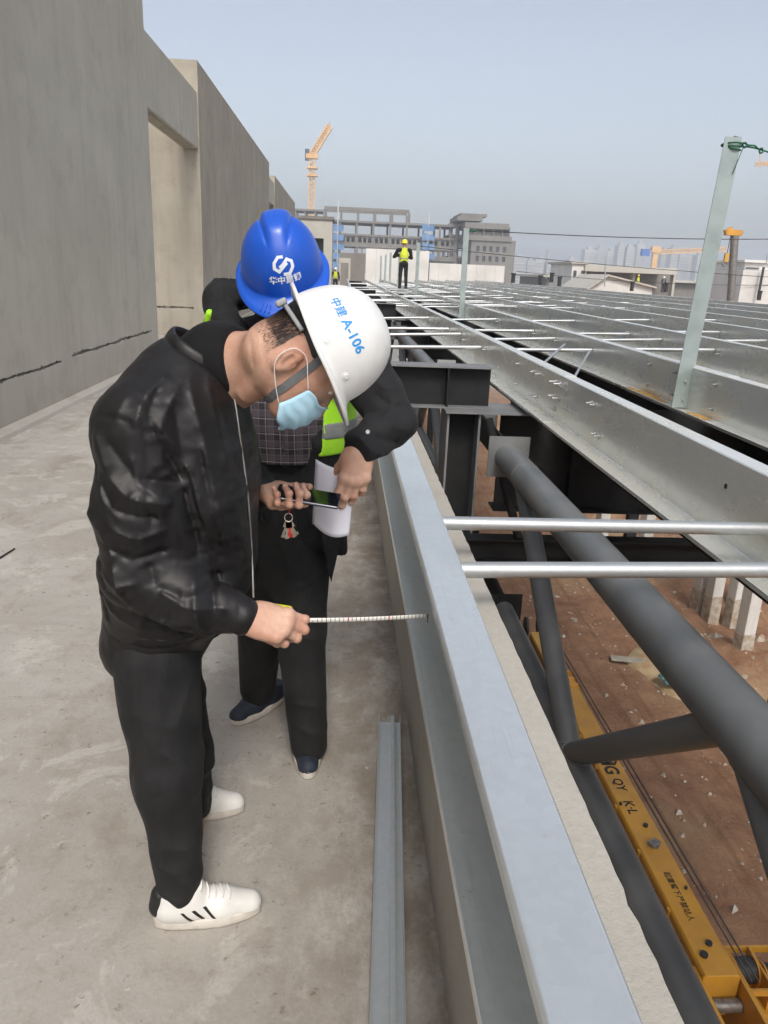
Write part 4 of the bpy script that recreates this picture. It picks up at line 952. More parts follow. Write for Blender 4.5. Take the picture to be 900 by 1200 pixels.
# crane boom with hook standing behind the leaning post
mc = empty('crane_boom', (*at(861, 350, y=45.).xy, -2), 'upright dark crane boom with a yellow head and hanging hook right of the leaning post', 'crane')
a, b = at(862.8, 352, y=45.), at(861, 276, y=45.); a.z -= 3; mb = MB(); mb.tube(a, b, .22, n=10); mb.build('boom', M['steel'], mc)
q = at(859, 273, y=45.); mb = MB(); mb.box(q.x-.45, q.x+.45, 44.8, 45.2, q.z-.14, q.z+.16); mb.obox((q.x-.3, 45, q.z+.1), (.18, 0, .1), (0, .15, 0), (-.05, 0, .12)); mb.build('boom_head', M['crane_y'], mc)
mb = MB(); mb.tube((q.x+.38, 44.9, q.z), (q.x+.38, 45.1, q.z), .16, n=12); mb.build('sheave', M['steel'], mc)
h0 = at(856.5, 276, y=45.); h1 = at(852, 297, y=45.)
mb = MB(); mb.path([h0, h1], .02, 5); mb.build('hoist_rope', M['wire'], mc)
mb = MB(); mb.obox(h1-Vector((0, 0, .22)), (.12, 0, 0), (0, .08, 0), (0, 0, .24)); mb.build('hook_block', M['crane_y2'], mc)
mb = MB(); mb.path([h1+Vector((-.06+.12*cos(t), 0, -.55-.13*sin(t))) for t in [pi*.4*i/4-.6 for i in range(14)]], .035, 6); mb.build('hook', M['steel'], mc)
# small dark vents along the ridge
for i, (px, py) in enumerate(sorted([(646, 327), (601, 327.5), (655, 331.5), (740, 337), (780, 338.5), (889, 348), (633, 330)])):
    q = at(px, py+4, y=55.); mb = MB(); mb.tube(q, q+Vector((0, 0, .55)), .14, n=8); mb.tube(q+Vector((0, 0, .551)), q+Vector((0, 0, .65)), .18, n=8)
    tag(mb.build('ridge_stub', M['blk']), f'small dark stub on the roof ridge, {NTH[i] if i < 6 else NTH[16]}' + (' counted from the left' if 0 < i < 6 else ' of the row'), 'stub', 'dark stubs along the ridge')
# thin poles on the skyline
for i, (px, y0, y1, lab) in enumerate([(708.5, 300, 336, 'thin grey pole standing in front of the low building'), (640, 292, 326, 'thin pole left of the hazy towers'), (898, 296, 310, 'short mast on top of the white block')]):
    a, b = at(px, y1, y=60.), at(px+1.5, y0, y=60.); mb = MB(); mb.tube(a, b, .05, n=6); tag(mb.build('skyline_pole', M['far_steel']), lab, 'pole')
wire('skyline_wire', at(605, 318, y=60.), at(905, 334, y=62.), .3, .02, M['wire'], 'thin wire strung low across the right skyline', 'wire')

# hazy residential towers
rnd = random.Random(5)
for i, (px, w, top, Y) in enumerate(sorted([(693, 14, 292, 900), (706, 10, 290, 940), (718, 12, 294, 980), (729, 7, 287, 900), (740, 9, 289, 900), (752, 9, 286, 960), (781, 10, 293, 950), (792, 8, 290, 900), (803, 12, 297, 920), (812, 9, 293, 980), (610, 14, 301, 820), (623, 9, 305, 860), (633, 10, 303, 900), (645, 8, 307, 900), (655, 9, 310, 940), (822, 8, 299, 900), (671, 9, 303, 960)])):
    a, b = at(px-w/2, top, y=Y), at(px+w/2, top, y=Y)
    r = empty('apartment_tower', ((a.x+b.x)/2, Y, GZ), f'faint hazy residential tower on the right skyline, {NTH[i]}' + (' counted from the left' if 0 < i < 16 else ' of the row'), 'tower', 'hazy residential towers')
    zt = a.z; mb = MB(); mb.box(a.x, b.x, Y, Y+14, GZ, zt); mb.build('tower_body', M['haze_bld'], r)
    nst = max(2, int((zt-GZ)/3.2))
    mb = MB()
    for k in range(1, nst):
        mb.box(a.x-.4, b.x+.4, Y-.9, Y, GZ+k*3.2-.5, GZ+k*3.2+.5)
    mb.build('balcony_stack', M['far_conc2'], r)
    mb = MB(); mb.box((a.x+b.x)/2-w*.22, (a.x+b.x)/2+w*.22, Y+3, Y+9, zt+.01, zt+3.2); mb.build('roof_house', M['haze_bld'], r)
# ------------------------------------------------------------------ surfaces from distance fields (people)
def _arr(p): return np.array(p, dtype=np.float32)
class Field:
    """smooth union of tapered capsules and ellipsoids, with cuts, folds and clips"""
    def __init__(s, k=.03): s.pr = []; s.cuts = []; s.folds = []; s.k = k; s.clips = []; s.fn = []
    def cap(s, a, b, r0, r1=None, k=None, sq=None):
        s.pr.append(('c', _arr(a), _arr(b), r0, r0 if r1 is None else r1, s.k if k is None else k, sq)); return s
    def chain(s, pts, rs, k=None, sq=None):
        for i in range(len(pts)-1): s.cap(pts[i], pts[i+1], rs[i], rs[i+1], k, sq)
        return s
    def ell(s, c, axes, r, k=None):
        s.pr.append(('e', _arr(c), np.array([list(Vector(a).normalized()) for a in axes], dtype=np.float32), _arr(r), None, s.k if k is None else k, None)); return s
    def cut(s, *a, **kw):
        f = Field(); (f.cap if len(a) != 3 or not isinstance(a[1], (list, tuple)) or not hasattr(a[1][0], '__len__') else f.ell)(*a, **kw); s.cuts.append(f); return s
    def clip(s, p, n, k=.004): s.clips.append((_arr(p), _arr(Vector(n).normalized()), k)); return s
    def fold(s, pts, w, amp, drop=True):
        for a, b in zip(pts, pts[1:]): s.folds.append((_arr(a), _arr(b), w, amp, drop))
        return s
    def __call__(s, P):
        d = None
        for t in s.pr:
            if t[0] == 'c':
                _, a, b, r0, r1, k, sq = t; ba = b-a; pa = P-a
                h = np.clip((pa@ba)/max(1e-9, float(ba@ba)), 0, 1)
                q = pa-h[:, None]*ba
                if sq is not None:                       # squash: (axis, factor) makes the section oval
                    ax, f = _arr(sq[0]), sq[1]; c = q@ax; q = q+(c*(f-1))[:, None]*ax
                e = np.sqrt((q*q).sum(1))-(r0+(r1-r0)*h)
            else:
                _, c, A, r, _, k, _ = t; q = (P-c)@A.T; k0 = np.sqrt(((q/r)**2).sum(1)); k1 = np.sqrt(((q/(r*r))**2).sum(1))+1e-9
                e = k0*(k0-1)/k1
            if d is None: d = e
            elif k > 0:
                hh = np.clip(.5+.5*(d-e)/k, 0, 1); d = d*(1-hh)+e*hh-k*hh*(1-hh)
            else: d = np.minimum(d, e)
        for a, b, w, amp, drop in s.folds:
            ba = b-a; pa = P-a
            pad = 2.6*w; m = (P[:, 0] > min(a[0], b[0])-pad) & (P[:, 0] < max(a[0], b[0])+pad) & (P[:, 2] > min(a[2], b[2])-pad) & (P[:, 2] < max(a[2], b[2])+pad)
            if not m.any(): continue
            pa = pa[m]
            if drop: ba = ba*_arr((1, 0, 1)); pa = pa*_arr((1, 0, 1))
            h = np.clip((pa@ba)/max(1e-9, float(ba@ba)), 0, 1); q = pa-h[:, None]*ba
            qq = np.sqrt((q*q).sum(1))/w; d[m] -= amp*np.exp(-(qq**1.05))*np.minimum(1, np.minimum(h*4+.35, (1-h)*4+.35))
        for f in s.fn: d = d+f(P)
        for f in s.cuts: d = np.maximum(d, -f(P))
        for p, n, k in s.clips:
            e = (P-p)@n; hh = np.clip(.5-.5*(d-e)/k, 0, 1); d = d*(1-hh)+e*hh+k*hh*(1-hh)
        return d

def surface(field, lo, hi, h):
    """surface nets over the box lo..hi with step h, evaluated only near the surface"""
    lo = np.array(lo, dtype=np.float32); n = np.ceil((np.array(hi)-lo)/h).astype(int)+1
    CO = 4; nc = (n+CO-1)//CO+1
    gx = [lo[i]+(np.arange(nc[i], dtype=np.float32)*CO+(CO-1)/2)*h for i in range(3)]
    Pc = np.stack(np.meshgrid(*gx, indexing='ij'), -1).reshape(-1, 3); dc = np.concatenate([field(Pc[i:i+200000]) for i in range(0, len(Pc), 200000)]).reshape(nc)
    big = (nc)*CO; V = np.repeat(np.repeat(np.repeat(dc, CO, 0), CO, 1), CO, 2).astype(np.float32)
    V = V[:n[0], :n[1], :n[2]].copy()
    near = np.abs(V) < h*CO*1.15
    idx = np.argwhere(near); P = lo+idx.astype(np.float32)*h
    V[near] = np.concatenate([field(P[i:i+200000]) for i in range(0, len(P), 200000)])
    s = V < 0
    c = [(i, j, k) for i in (0, 1) for j in (0, 1) for k in (0, 1)]
    N = np.array(V.shape)-1
    sub = lambda A, o: A[o[0]:o[0]+N[0], o[1]:o[1]+N[1], o[2]:o[2]+N[2]]
    cnt = sum(sub(s, o).astype(np.int8) for o in c); act = (cnt > 0) & (cnt < 8)
    ids = -np.ones(act.shape, dtype=np.int32); A = np.argwhere(act); ids[act] = np.arange(len(A))
    acc = np.zeros((len(A), 3), dtype=np.float32); w = np.zeros(len(A), dtype=np.float32)
    for o in c:
        for ax in range(3):
            if o[ax]: continue
            o2 = list(o); o2[ax] = 1
            v0 = V[A[:, 0]+o[0], A[:, 1]+o[1], A[:, 2]+o[2]]; v1 = V[A[:, 0]+o2[0], A[:, 1]+o2[1], A[:, 2]+o2[2]]
            m = (v0 < 0) != (v1 < 0); t = np.where(m, v0/(v0-v1+1e-12), 0)
            p = np.tile(np.array(o, dtype=np.float32), (len(A), 1)); p[:, ax] += t
            acc[m] += p[m]; w[m] += 1
    verts = lo+(A+acc/w[:, None])*h
    faces = []
    for ax in range(3):
        b, cc = (ax+1) % 3, (ax+2) % 3
        s0 = [slice(None)]*3; s1 = [slice(None)]*3; s0[ax] = slice(0, -1); s1[ax] = slice(1, None)
        e = s[tuple(s0)] != s[tuple(s1)]; I = np.argwhere(e)
        ok = (I[:, b] > 0) & (I[:, cc] > 0) & (I[:, b] < N[b]) & (I[:, cc] < N[cc]); I = I[ok]
        if not len(I): continue
        def q(db, dcx):
            J = I.copy(); J[:, b] -= db; J[:, cc] -= dcx; return ids[J[:, 0], J[:, 1], J[:, 2]]
        F = np.stack([q(1, 1), q(0, 1), q(0, 0), q(1, 0)], 1)
        fl = ~s[I[:, 0], I[:, 1], I[:, 2]]; F[fl] = F[fl][:, ::-1]; faces.append(F)
    F = np.concatenate(faces); F = F[(F >= 0).all(1)]
    return verts, F

def mesh_np(name, parts, m):
    """one mesh from (verts, quads) pieces"""
    vs, fs, b = [], [], 0
    for v, f in parts: vs.append(v); fs.append(f+b); b += len(v)
    v = np.concatenate(vs).astype(np.float32); f = np.concatenate(fs).astype(np.int32)
    me = bpy.data.meshes.new(name); me.vertices.add(len(v)); me.vertices.foreach_set('co', v.ravel())
    me.loops.add(f.size); me.loops.foreach_set('vertex_index', f.ravel()); me.polygons.add(len(f))
    me.polygons.foreach_set('loop_start', np.arange(0, f.size, 4, dtype=np.int32)); me.polygons.foreach_set('loop_total', np.full(len(f), 4, dtype=np.int32))
    me.polygons.foreach_set('use_smooth', np.ones(len(f), dtype=bool)); me.update(); me.validate(); me.materials.append(m); return me

def sbuild(name, field, pts, pad, h, m, parent):
    lo = np.min([list(p) for p in pts], 0)-pad; hi = np.max([list(p) for p in pts], 0)+pad
    return link(name, mesh_np(name, [surface(field, lo, hi, h)], m), parent)

def hand_field(wrist, fwd, palm_n, side, curls, spread=.0, thumb=(.6, .3, .5), size=1.0):
    """a hand: fwd runs wrist to knuckles, palm_n points out of the palm, side is the direction of the thumb.
    curls: per finger (index..little) three bends in radians; thumb: (out angle, across, bend)"""
    f, n, s = Vector(fwd).normalized(), Vector(palm_n).normalized(), None
    n = (n-f*n.dot(f)).normalized(); s = Vector(side); s = (s-f*s.dot(f)-n*s.dot(n)).normalized(); w = Vector(wrist); z = size
    F = Field(.010); pts = [w]
    F.cap(w-f*.05*z, w+f*.012*z, .0265*z, .026*z, k=.02, sq=(n, 1.28))
    for j, (o, r) in enumerate(((.028, .0125), (.009, .0135), (-.011, .013), (-.029, .0115))):
        F.cap(w+f*.012*z+s*o*.62*z, w+f*(.088-.004*abs(j-1)-(.008 if j == 3 else 0))*z+s*o*z, .0165*z, r*z, k=.016)
    F.ell(w+f*.035*z+s*.027*z+n*.010*z, (f, s, n), (.036*z, .017*z, .017*z), k=.014)      # ball of the thumb
    F.ell(w+f*.04*z-s*.026*z+n*.007*z, (f, s, n), (.036*z, .013*z, .014*z), k=.014)
    lens = ((.042, .026, .021), (.047, .030, .022), (.043, .028, .022), (.034, .021, .019))
    tips = []
    for j, (o, L, cr) in enumerate(zip((.028, .009, -.011, -.029), lens, curls)):
        p = w+f*(.086-.004*abs(j-1)-(.008 if j == 3 else 0))*z+s*o*z; a = 0; r = (.0094, .0097, .0092, .0082)[j]*z
        d0 = (f+s*(1.5-j)*spread).normalized()
        for q in range(3):
            a += cr[q]; d = d0*cos(a)+n*sin(a); e = p+d*L[q]*z
            F.cap(p, e, r*(1.06-.06*q), r*(1.0-.09*q), k=.004 if q else .008); pts.append(e)
            if q == 0: F.ell(p-n*.003*z, (f, s, n), (.0125*z, .0115*z, .0115*z), k=.008)      # knuckle
            elif cr[q] > .2: F.ell(p-(n*cos(a-cr[q]*.5)-d0*sin(a-cr[q]*.5))*.0015, (f, s, n), (r*1.05, r*1.05, r*1.05), k=.004)
            p = e
        tips.append((e, d, -(n*cos(a)-d0*sin(a)), s, r))
    ta, tx, tb = thumb
    b = w+f*.022*z+s*.026*z+n*.008*z; d = (f*cos(ta)+s*sin(ta)+n*tx).normalized(); e = b+d*.043*z
    F.cap(b, e, .0145*z, .0115*z, k=.014); d2 = (d*cos(tb)+(f*.7-s*.4+n*.35).normalized()*sin(tb)).normalized(); e2 = e+d2*.031*z
    F.cap(e, e2, .0112*z, .0100*z, k=.006); d3 = (d2*cos(tb*.6)+(f*.6-s*.5+n*.3).normalized()*sin(tb*.6)).normalized(); e3 = e2+d3*.022*z
    F.cap(e2, e3, .0102*z, .0086*z, k=.004); pts += [e, e2, e3]; tips.append((e3, d3, s*.6-n*.8, n, .0086*z))
    return F, pts, tips

def nails(tips, parent, m):
    for (e, d, out, s, r) in tips:
        d = Vector(d).normalized(); o = Vector(out); o = (o-d*o.dot(d)).normalized(); t = d.cross(o)
        mb = MB(); vs = []
        for i in range(5):
            for j in range(5):
                u, v = (i/4-.5)*2, (j/4-.5)*2
                vs.append(Vector(e)+d*(.002+u*.0052)+t*(v*r*.66)+o*(r*(1-.30*v*v)*.985-.0007*u*u-abs(u)**3*.001))
        mb.add(vs, [(i*5+j, i*5+j+1, (i+1)*5+j+1, (i+1)*5+j) for i in range(4) for j in range(4)], True)
        mb.build('fingernail', m, parent)

# ---- hard hats: a parametric shell in its own frame (f forward, u up, r right)
class Hat:
    def __init__(s, c, f, u, a=.135, b=.112, h=.150, peak=.040, rim=.013, rear=.006, crest=0.):
        s.c = Vector(c); s.f = Vector(f).normalized(); s.u = Vector(u); s.u = (s.u-s.f*s.u.dot(s.f)).normalized(); s.r = s.f.cross(s.u)
        s.a, s.b, s.h, s.peak, s.rim, s.rear, s.crest = a, b, h, peak, rim, rear, crest
    def dome(s, th, ph, off=0.):
        """th round the head (0 = front, + to the right), ph 0 at the rim and pi/2 at the top"""
        cp = abs(cos(ph))**.82; sp = abs(sin(ph))**.92
        y, x, z = s.a*cp*cos(th), s.b*cp*sin(th), s.h*sp
        if s.crest:                                # raised centre panel that forks towards the front
            t = (z/s.h); xx = x/s.b; yy = y/s.a
            wd = .30+.10*max(0, -yy)-.22*max(0, yy)
            k = 1/(1+math.exp((abs(xx)-wd)/.028))*1/(1+math.exp((yy-.42)/.07))*min(1, max(0, (t-.42)/.25))
            z += s.crest*k
            g = math.exp(-((abs(xx)-wd-.05)/.035)**2)*min(1, max(0, (t-.5)/.25))/(1+math.exp((yy-.45)/.06)); z -= s.crest*.45*g
        p = s.f*y+s.r*x+s.u*z
        if off: p = p+(s.f*y/s.a**2+s.r*x/s.b**2+s.u*z/s.h**2).normalized()*off
        return s.c+p
    def shell(s, name, m, parent, nt=96, npn=40, thick=.003, curl=0.):
        mb = MB(); rings = []
        def ring(fn): rings.append([fn(2*pi*i/nt) for i in range(nt)])
        def rimp(th, out, dz):
            fr = max(0, cos(th)); k = fr**2.2; back = max(0, -cos(th))**1.5
            y, x = s.a*cos(th), s.b*sin(th)
            e = out*(s.rim+s.peak*k+s.rear*back)
            nrm = Vector((cos(th)/s.a, sin(th)/s.b)).normalized()
            return s.c+s.f*(y+nrm.x*e)+s.r*(x+nrm.y*e)+s.u*(dz-.012*k*out+curl*back*out*.9)
        ring(lambda th: rimp(th, .93, -.010)); ring(lambda th: rimp(th, 1.0, -.010)); ring(lambda th: rimp(th, 1.03, -.006)); ring(lambda th: rimp(th, 1.0, -.003)); ring(lambda th: rimp(th, .6, -.002)); ring(lambda th: rimp(th, .25, .000)); ring(lambda th: rimp(th, .06, .004))
        for j in range(npn): ring(lambda th: s.dome(th, (.035+(pi/2-.037)*j/(npn-1))))
        vs = [p for r_ in rings for p in r_]; n = len(rings)
        fs = [(j*nt+i, j*nt+(i+1) % nt, (j+1)*nt+(i+1) % nt, (j+1)*nt+i) for j in range(n-1) for i in range(nt)]
        fs.append(tuple((n-1)*nt+i for i in range(nt)))
        fs = [f[::-1] for f in fs]
        mb.add(vs, fs, True); o = mb.build(name, m, parent); recalc(o)
        sol = o.modifiers.new('thick', 'SOLIDIFY'); sol.thickness = thick; sol.offset = -1
        return o
    def locate(s, th0, ph0):
        """frame on the dome: point, right-tangent, up-tangent"""
        p = s.dome(th0, ph0); d = .01; tr = (s.dome(th0-d, ph0)-s.dome(th0+d, ph0)); tu = (s.dome(th0, ph0+d)-s.dome(th0, ph0-d))
        return p, tr.normalized(), tu.normalized()
    def wrap(s, me, th0, ph0, rot=0., off=.0009):
        """lay a flat mesh (x right, y up) on the dome around (th0, ph0); text reads left to right seen from outside"""
        bm = bmesh.new(); bm.from_mesh(me); bmesh.ops.triangulate(bm, faces=bm.faces)
        for _ in range(2):
            long = [e for e in bm.edges if e.calc_length() > .006]
            if long: bmesh.ops.subdivide_edges(bm, edges=long, cuts=1); bmesh.ops.triangulate(bm, faces=bm.faces)
        dth = .01; lt = (s.dome(th0+dth, ph0)-s.dome(th0-dth, ph0)).length/(2*dth); lp = (s.dome(th0, ph0+dth)-s.dome(th0, ph0-dth)).length/(2*dth)
        for v in bm.verts:
            x, y = v.co.x*cos(rot)-v.co.y*sin(rot), v.co.x*sin(rot)+v.co.y*cos(rot)
            ph = ph0+y/lp; v.co = s.dome(th0-x/lt, ph, off)
        bm.to_mesh(me); bm.free(); me.update(); return me
# ------------------------------------------------------------------ person in the leather jacket
def on_surf(field, px, py, off=0., y0=1.0, y1=3.2, n=700):
    """the nearest point of a field's surface seen at a photo pixel"""
    Y = np.linspace(y0, y1, n); P = np.array([list(at(px, py, y=v)) for v in Y], dtype=np.float32); d = field(P)-off
    k = np.argmax(d < 0)
    if not (d < 0).any(): k = int(np.argmin(d))
    return Vector(P[k].tolist())
def V(*p): return at(p[0], p[1], y=p[2])

A = empty('person', (-.36, 1.75, 0), 'person in a black leather jacket and white helmet bending to read a tape measure', 'person', 'site inspectors')
ya = 1.76
jk = Field(.06)
SQ = ((0, 1, 0), .74)
tors = [V(182, 745, ya), V(212, 655, ya), V(211, 565, ya), V(214, 492, ya), V(228, 438, ya)]
jk.chain(tors, [.128, .166, .170, .146, .088], sq=SQ)
shR, elR, wrR = V(162, 502, 1.60), V(160, 668, 1.565), V(283, 722, 1.535)
shL, elL, wrL = V(236, 470, 1.92), V(205, 640, 2.02), V(308, 573, 1.945)
jk.cap(V(208, 450, 1.72), shR, .088, .090, k=.05)
jk.cap(shR, V(160, 590, 1.565), .090, .082, k=.022); jk.cap(V(160, 590, 1.565), elR, .082, .079, k=.02)
jk.cap(elR, V(225, 700, 1.545), .078, .068, k=.02); jk.cap(V(225, 700, 1.545), wrR, .068, .043, k=.02)
jk.cap(V(224, 448, 1.80), shL, .085, .085, k=.05); jk.cap(shL, elL, .085, .074, k=.02); jk.cap(elL, wrL, .072, .040, k=.02)
# folds, traced as ridges and hollows running over the cloth
R_ = lambda *pts: [V(a, b, 1.6) for a, b in pts]
jk.fold(R_((196, 436), (178, 462), (172, 492)), 0.0178, 0.0093)
jk.fold(R_((212, 448), (196, 500), (202, 540), (226, 566)), 0.0142, 0.0093)
jk.fold(R_((222, 446), (240, 505), (258, 580), (266, 640)), 0.0130, 0.0084)
jk.fold(R_((240, 444), (262, 520), (278, 600), (286, 680)), 0.0130, 0.0075)
jk.fold(R_((208, 470), (222, 540), (244, 620), (262, 700)), 0.0142, -0.0084)
jk.fold(R_((250, 455), (272, 540), (284, 620)), 0.0119, -0.0056)
jk.fold(R_((124, 496), (140, 540), (170, 566), (214, 576)), 0.0190, 0.0121)
jk.fold(R_((118, 530), (150, 578), (200, 592)), 0.0142, -0.0102)
jk.fold(R_((140, 505), (172, 545), (222, 560)), 0.0119, -0.0075)
jk.fold(R_((112, 585), (134, 604), (150, 636)), 0.0155, 0.0093)
jk.fold(R_((110, 620), (128, 640), (140, 672), (170, 690)), 0.0142, -0.0102)
jk.fold(R_((148, 640), (158, 676), (186, 700), (236, 704)), 0.0155, 0.0111)
jk.fold(R_((186, 640), (196, 664), (226, 676), (262, 672)), 0.0130, -0.0084)
jk.fold(R_((200, 668), (232, 684), (276, 690)), 0.0106, 0.0075)
jk.fold(R_((176, 712), (210, 722), (258, 742)), 0.0119, -0.0093)
jk.fold(R_((240, 690), (252, 720), (262, 744)), 0.0106, 0.0056)
jk.fold(R_((270, 694), (278, 716), (284, 738)), 0.0077, -0.0040)
jk.fold(R_((112, 690), (140, 712), (176, 722)), 0.0142, 0.0075)
jk.fold(R_((118, 560), (114, 610), (116, 680), (122, 735)), 0.0119, 0.0056)
jk.fold(R_((122, 481), (150, 481), (181, 489)), 0.0044, -0.0036)       # sleeve head seam
jk.fold(R_((122, 481), (117, 520), (128, 556)), 0.0044, -0.0028)
jk.fold(R_((181, 489), (186, 540), (190, 600)), 0.0055, -0.0040)
jk.fold(R_((286, 690), (291, 722), (294, 746)), 0.0039, -0.0024)       # cuff seam
jk.fold(R_((108, 742), (150, 751), (200, 754), (250, 744)), 0.0039, -0.0028)  # hem band seam
jk.fold(R_((215, 690), (214, 752)), 0.0066, 0.0032)
for pts, w_, am in ((((214, 590), (236, 650), (250, 735)), .012, .006), (((226, 600), (248, 664), (262, 690)), .010, -.006), (((290, 560), (280, 620), (288, 670)), .010, .005), (((160, 455), (150, 478)), .010, .005), (((190, 450), (184, 478), (192, 500)), .008, -.006),
                    (((150, 600), (176, 612), (206, 604)), .010, .007), (((138, 618), (168, 634), (206, 630)), .010, -.008), (((130, 652), (152, 662), (176, 660)), .009, .006), (((114, 650), (120, 690), (128, 730)), .010, -.006), (((196, 700), (230, 716), (262, 722)), .008, .006), (((236, 520), (254, 600), (258, 660)), .007, -.005),
                    (((168, 520), (178, 552), (204, 570)), .008, .006), (((128, 540), (136, 568), (160, 590)), .008, .006), (((282, 480), (290, 540), (296, 600)), .008, .004)):
    jk.fold(R_(*pts), w_, am)
jk.fold(R_((192, 500), (220, 560), (232, 610), (236, 650)), .012, -.016); jk.fold(R_((200, 490), (232, 556), (246, 612)), .009, .006)
def _wob(P):
    x, y, z = P[:, 0], P[:, 1], P[:, 2]
    w = np.sin(21*x+9*np.sin(7*z+3*y)+5*y)*np.sin(16*z+6*np.sin(9*x)+4*y)
    w2 = np.sin(47*x+11*np.sin(19*z)+29*y)*np.sin(41*z+8*np.sin(23*x)-17*y)
    return -.0007*w-.0005*w2
jk.fn.append(_wob)
ncol, ccol = Vector((.51, 0, .86)).normalized(), V(238, 415, 1.755)
jk.clip(ccol, ncol, .01); jk.clip(V(180, 767, ya), (-.05, 0, -1), .012)
cuffd = (wrR-V(225, 700, 1.545)).normalized(); cuffL = (wrL-elL).normalized()
jk.clip(wrR+cuffd*.030, cuffd, .004)
jacket = sbuild('jacket', jk, tors+[shR, elR, wrR, shL, elL, wrL], .17, .0043, M['leather'], A)
def smooth2(p, n=8):
    return [tuple(np.array(p[i])*(1-k/n)+np.array(p[i+1])*k/n) for i in range(len(p)-1) for k in range(n)]+[p[-1]]
# stand collar, zip and seams
tdir = Vector((-.86, 0, .51)).normalized(); mb = MB(); vs = []; NC = 40
for j in range(NC+1):
    a = 2*pi*(.5+.035+.93*j/NC); base = ccol+tdir*(-cos(a)*-.080)+Vector((0, 1, 0))*(.098*sin(a))
    base = ccol+tdir*(.080*-cos(a))*-1+Vector((0, .098*sin(a), 0))
    outw = (tdir*cos(a)/.080+Vector((0, 1, 0))*sin(a)/.098).normalized()
    wob = .003*sin(a*5)
    for q, (hgt, o) in enumerate(((-.022, .010), (.006, .010+wob), (.018, .004+wob), (.020, -.003+wob), (.006, -.008), (-.022, -.010))):
        vs.append(base+ncol*hgt+outw*o)
mb.add(vs, [(j*6+q, j*6+(q+1) % 6, (j+1)*6+(q+1) % 6, (j+1)*6+q) for j in range(NC) for q in range(6)]+[(5, 4, 3, 2, 1, 0), tuple(NC*6+q for q in range(6))], True)
o = mb.build('collar', M['leather'], jacket); recalc(o); sb = o.modifiers.new('sub', 'SUBSURF'); sb.levels = sb.render_levels = 1
zp = [on_surf(jk, a, b, .002) for a, b in ((272, 452), (277, 480), (281, 510), (286, 545), (291, 585), (294, 625), (296, 665), (297, 700))]
MB().path([ccol-tdir*.078+Vector((0, -.03, .008)), ccol-tdir*.083+Vector((0, -.035, -.012))]+zp, .0024, 6).build('zip', M['steel'], jacket)
for st_ in (((122, 482), (140, 481), (160, 483), (181, 489)), ((206, 444), (232, 450), (268, 446)), ((126, 742), (150, 748), (200, 751), (236, 745))):
    MB().path([on_surf(jk, a, b, .0006) for a, b in smooth2(st_)], .0009, 4).build('stitch_line', M['blk'], jacket)
# knitted sweater showing inside the collar and the open front
sw = Field(.03); sw.cap(V(222, 450, 1.76), V(255, 424, 1.745), .092, .082, sq=((0, 1, 0), .9)); sw.cap(V(255, 424, 1.745), V(276, 424, 1.73), .082, .077)
sw.cap(V(236, 480, 1.80), V(240, 560, 1.82), .10, .12, sq=((0, 1, 0), .8)); sw.cap(V(240, 560, 1.82), V(230, 700, 1.82), .12, .11, sq=((0, 1, 0), .8))
nd = (V(330, 415, 1.68)-V(255, 425, 1.745)).normalized()
sw.clip(V(286, 424, 1.73), nd, .008); sw.clip(V(180, 760, ya), (0, 0, -1), .01)
sbuild('sweater', sw, [V(222, 450, 1.76), V(268, 424, 1.735), V(250, 700, 1.78)], .15, .006, M['sweater'], A)
# trousers
tr = Field(.05); kR, aR, kL, aL = V(196, 905, 1.625), V(213, 1050, 1.59), V(214, 880, 1.895), V(226, 975, 1.93)
tr.cap(V(184, 735, 1.71), V(184, 735, 1.83), .108, .108); tr.chain([V(182, 765, 1.665), kR, aR], [.104, .082, .050], k=.03); tr.chain([V(186, 765, 1.855), kL, aL], [.102, .080, .052], k=.03)
for i, (a, b) in enumerate((((178, 1000), (216, 1012)), ((200, 1016), (242, 1030)), ((190, 975), (232, 990)), ((165, 895), (215, 935)), ((190, 870), (240, 905)), ((160, 830), (210, 850)), ((184, 1036), (220, 1044)), ((230, 780), (205, 860)))):
    tr.fold([V(*a, 1.58), V(*b, 1.58)], .015, .006 if i % 2 else .009)
tr.clip(aR-Vector((0, 0, .006)), (.12, 0, -1), .004)
tr.fn.append(lambda P: -.003*np.sin(18*P[:, 2]+7*np.sin(14*P[:, 0]+6*P[:, 1]))*np.sin(11*P[:, 0]+20*P[:, 1]))
sbuild('trousers', tr, [V(182, 700, 1.7), V(182, 700, 1.83), kR, aR, kL, aL], .13, .0065, M['trousers'], A)

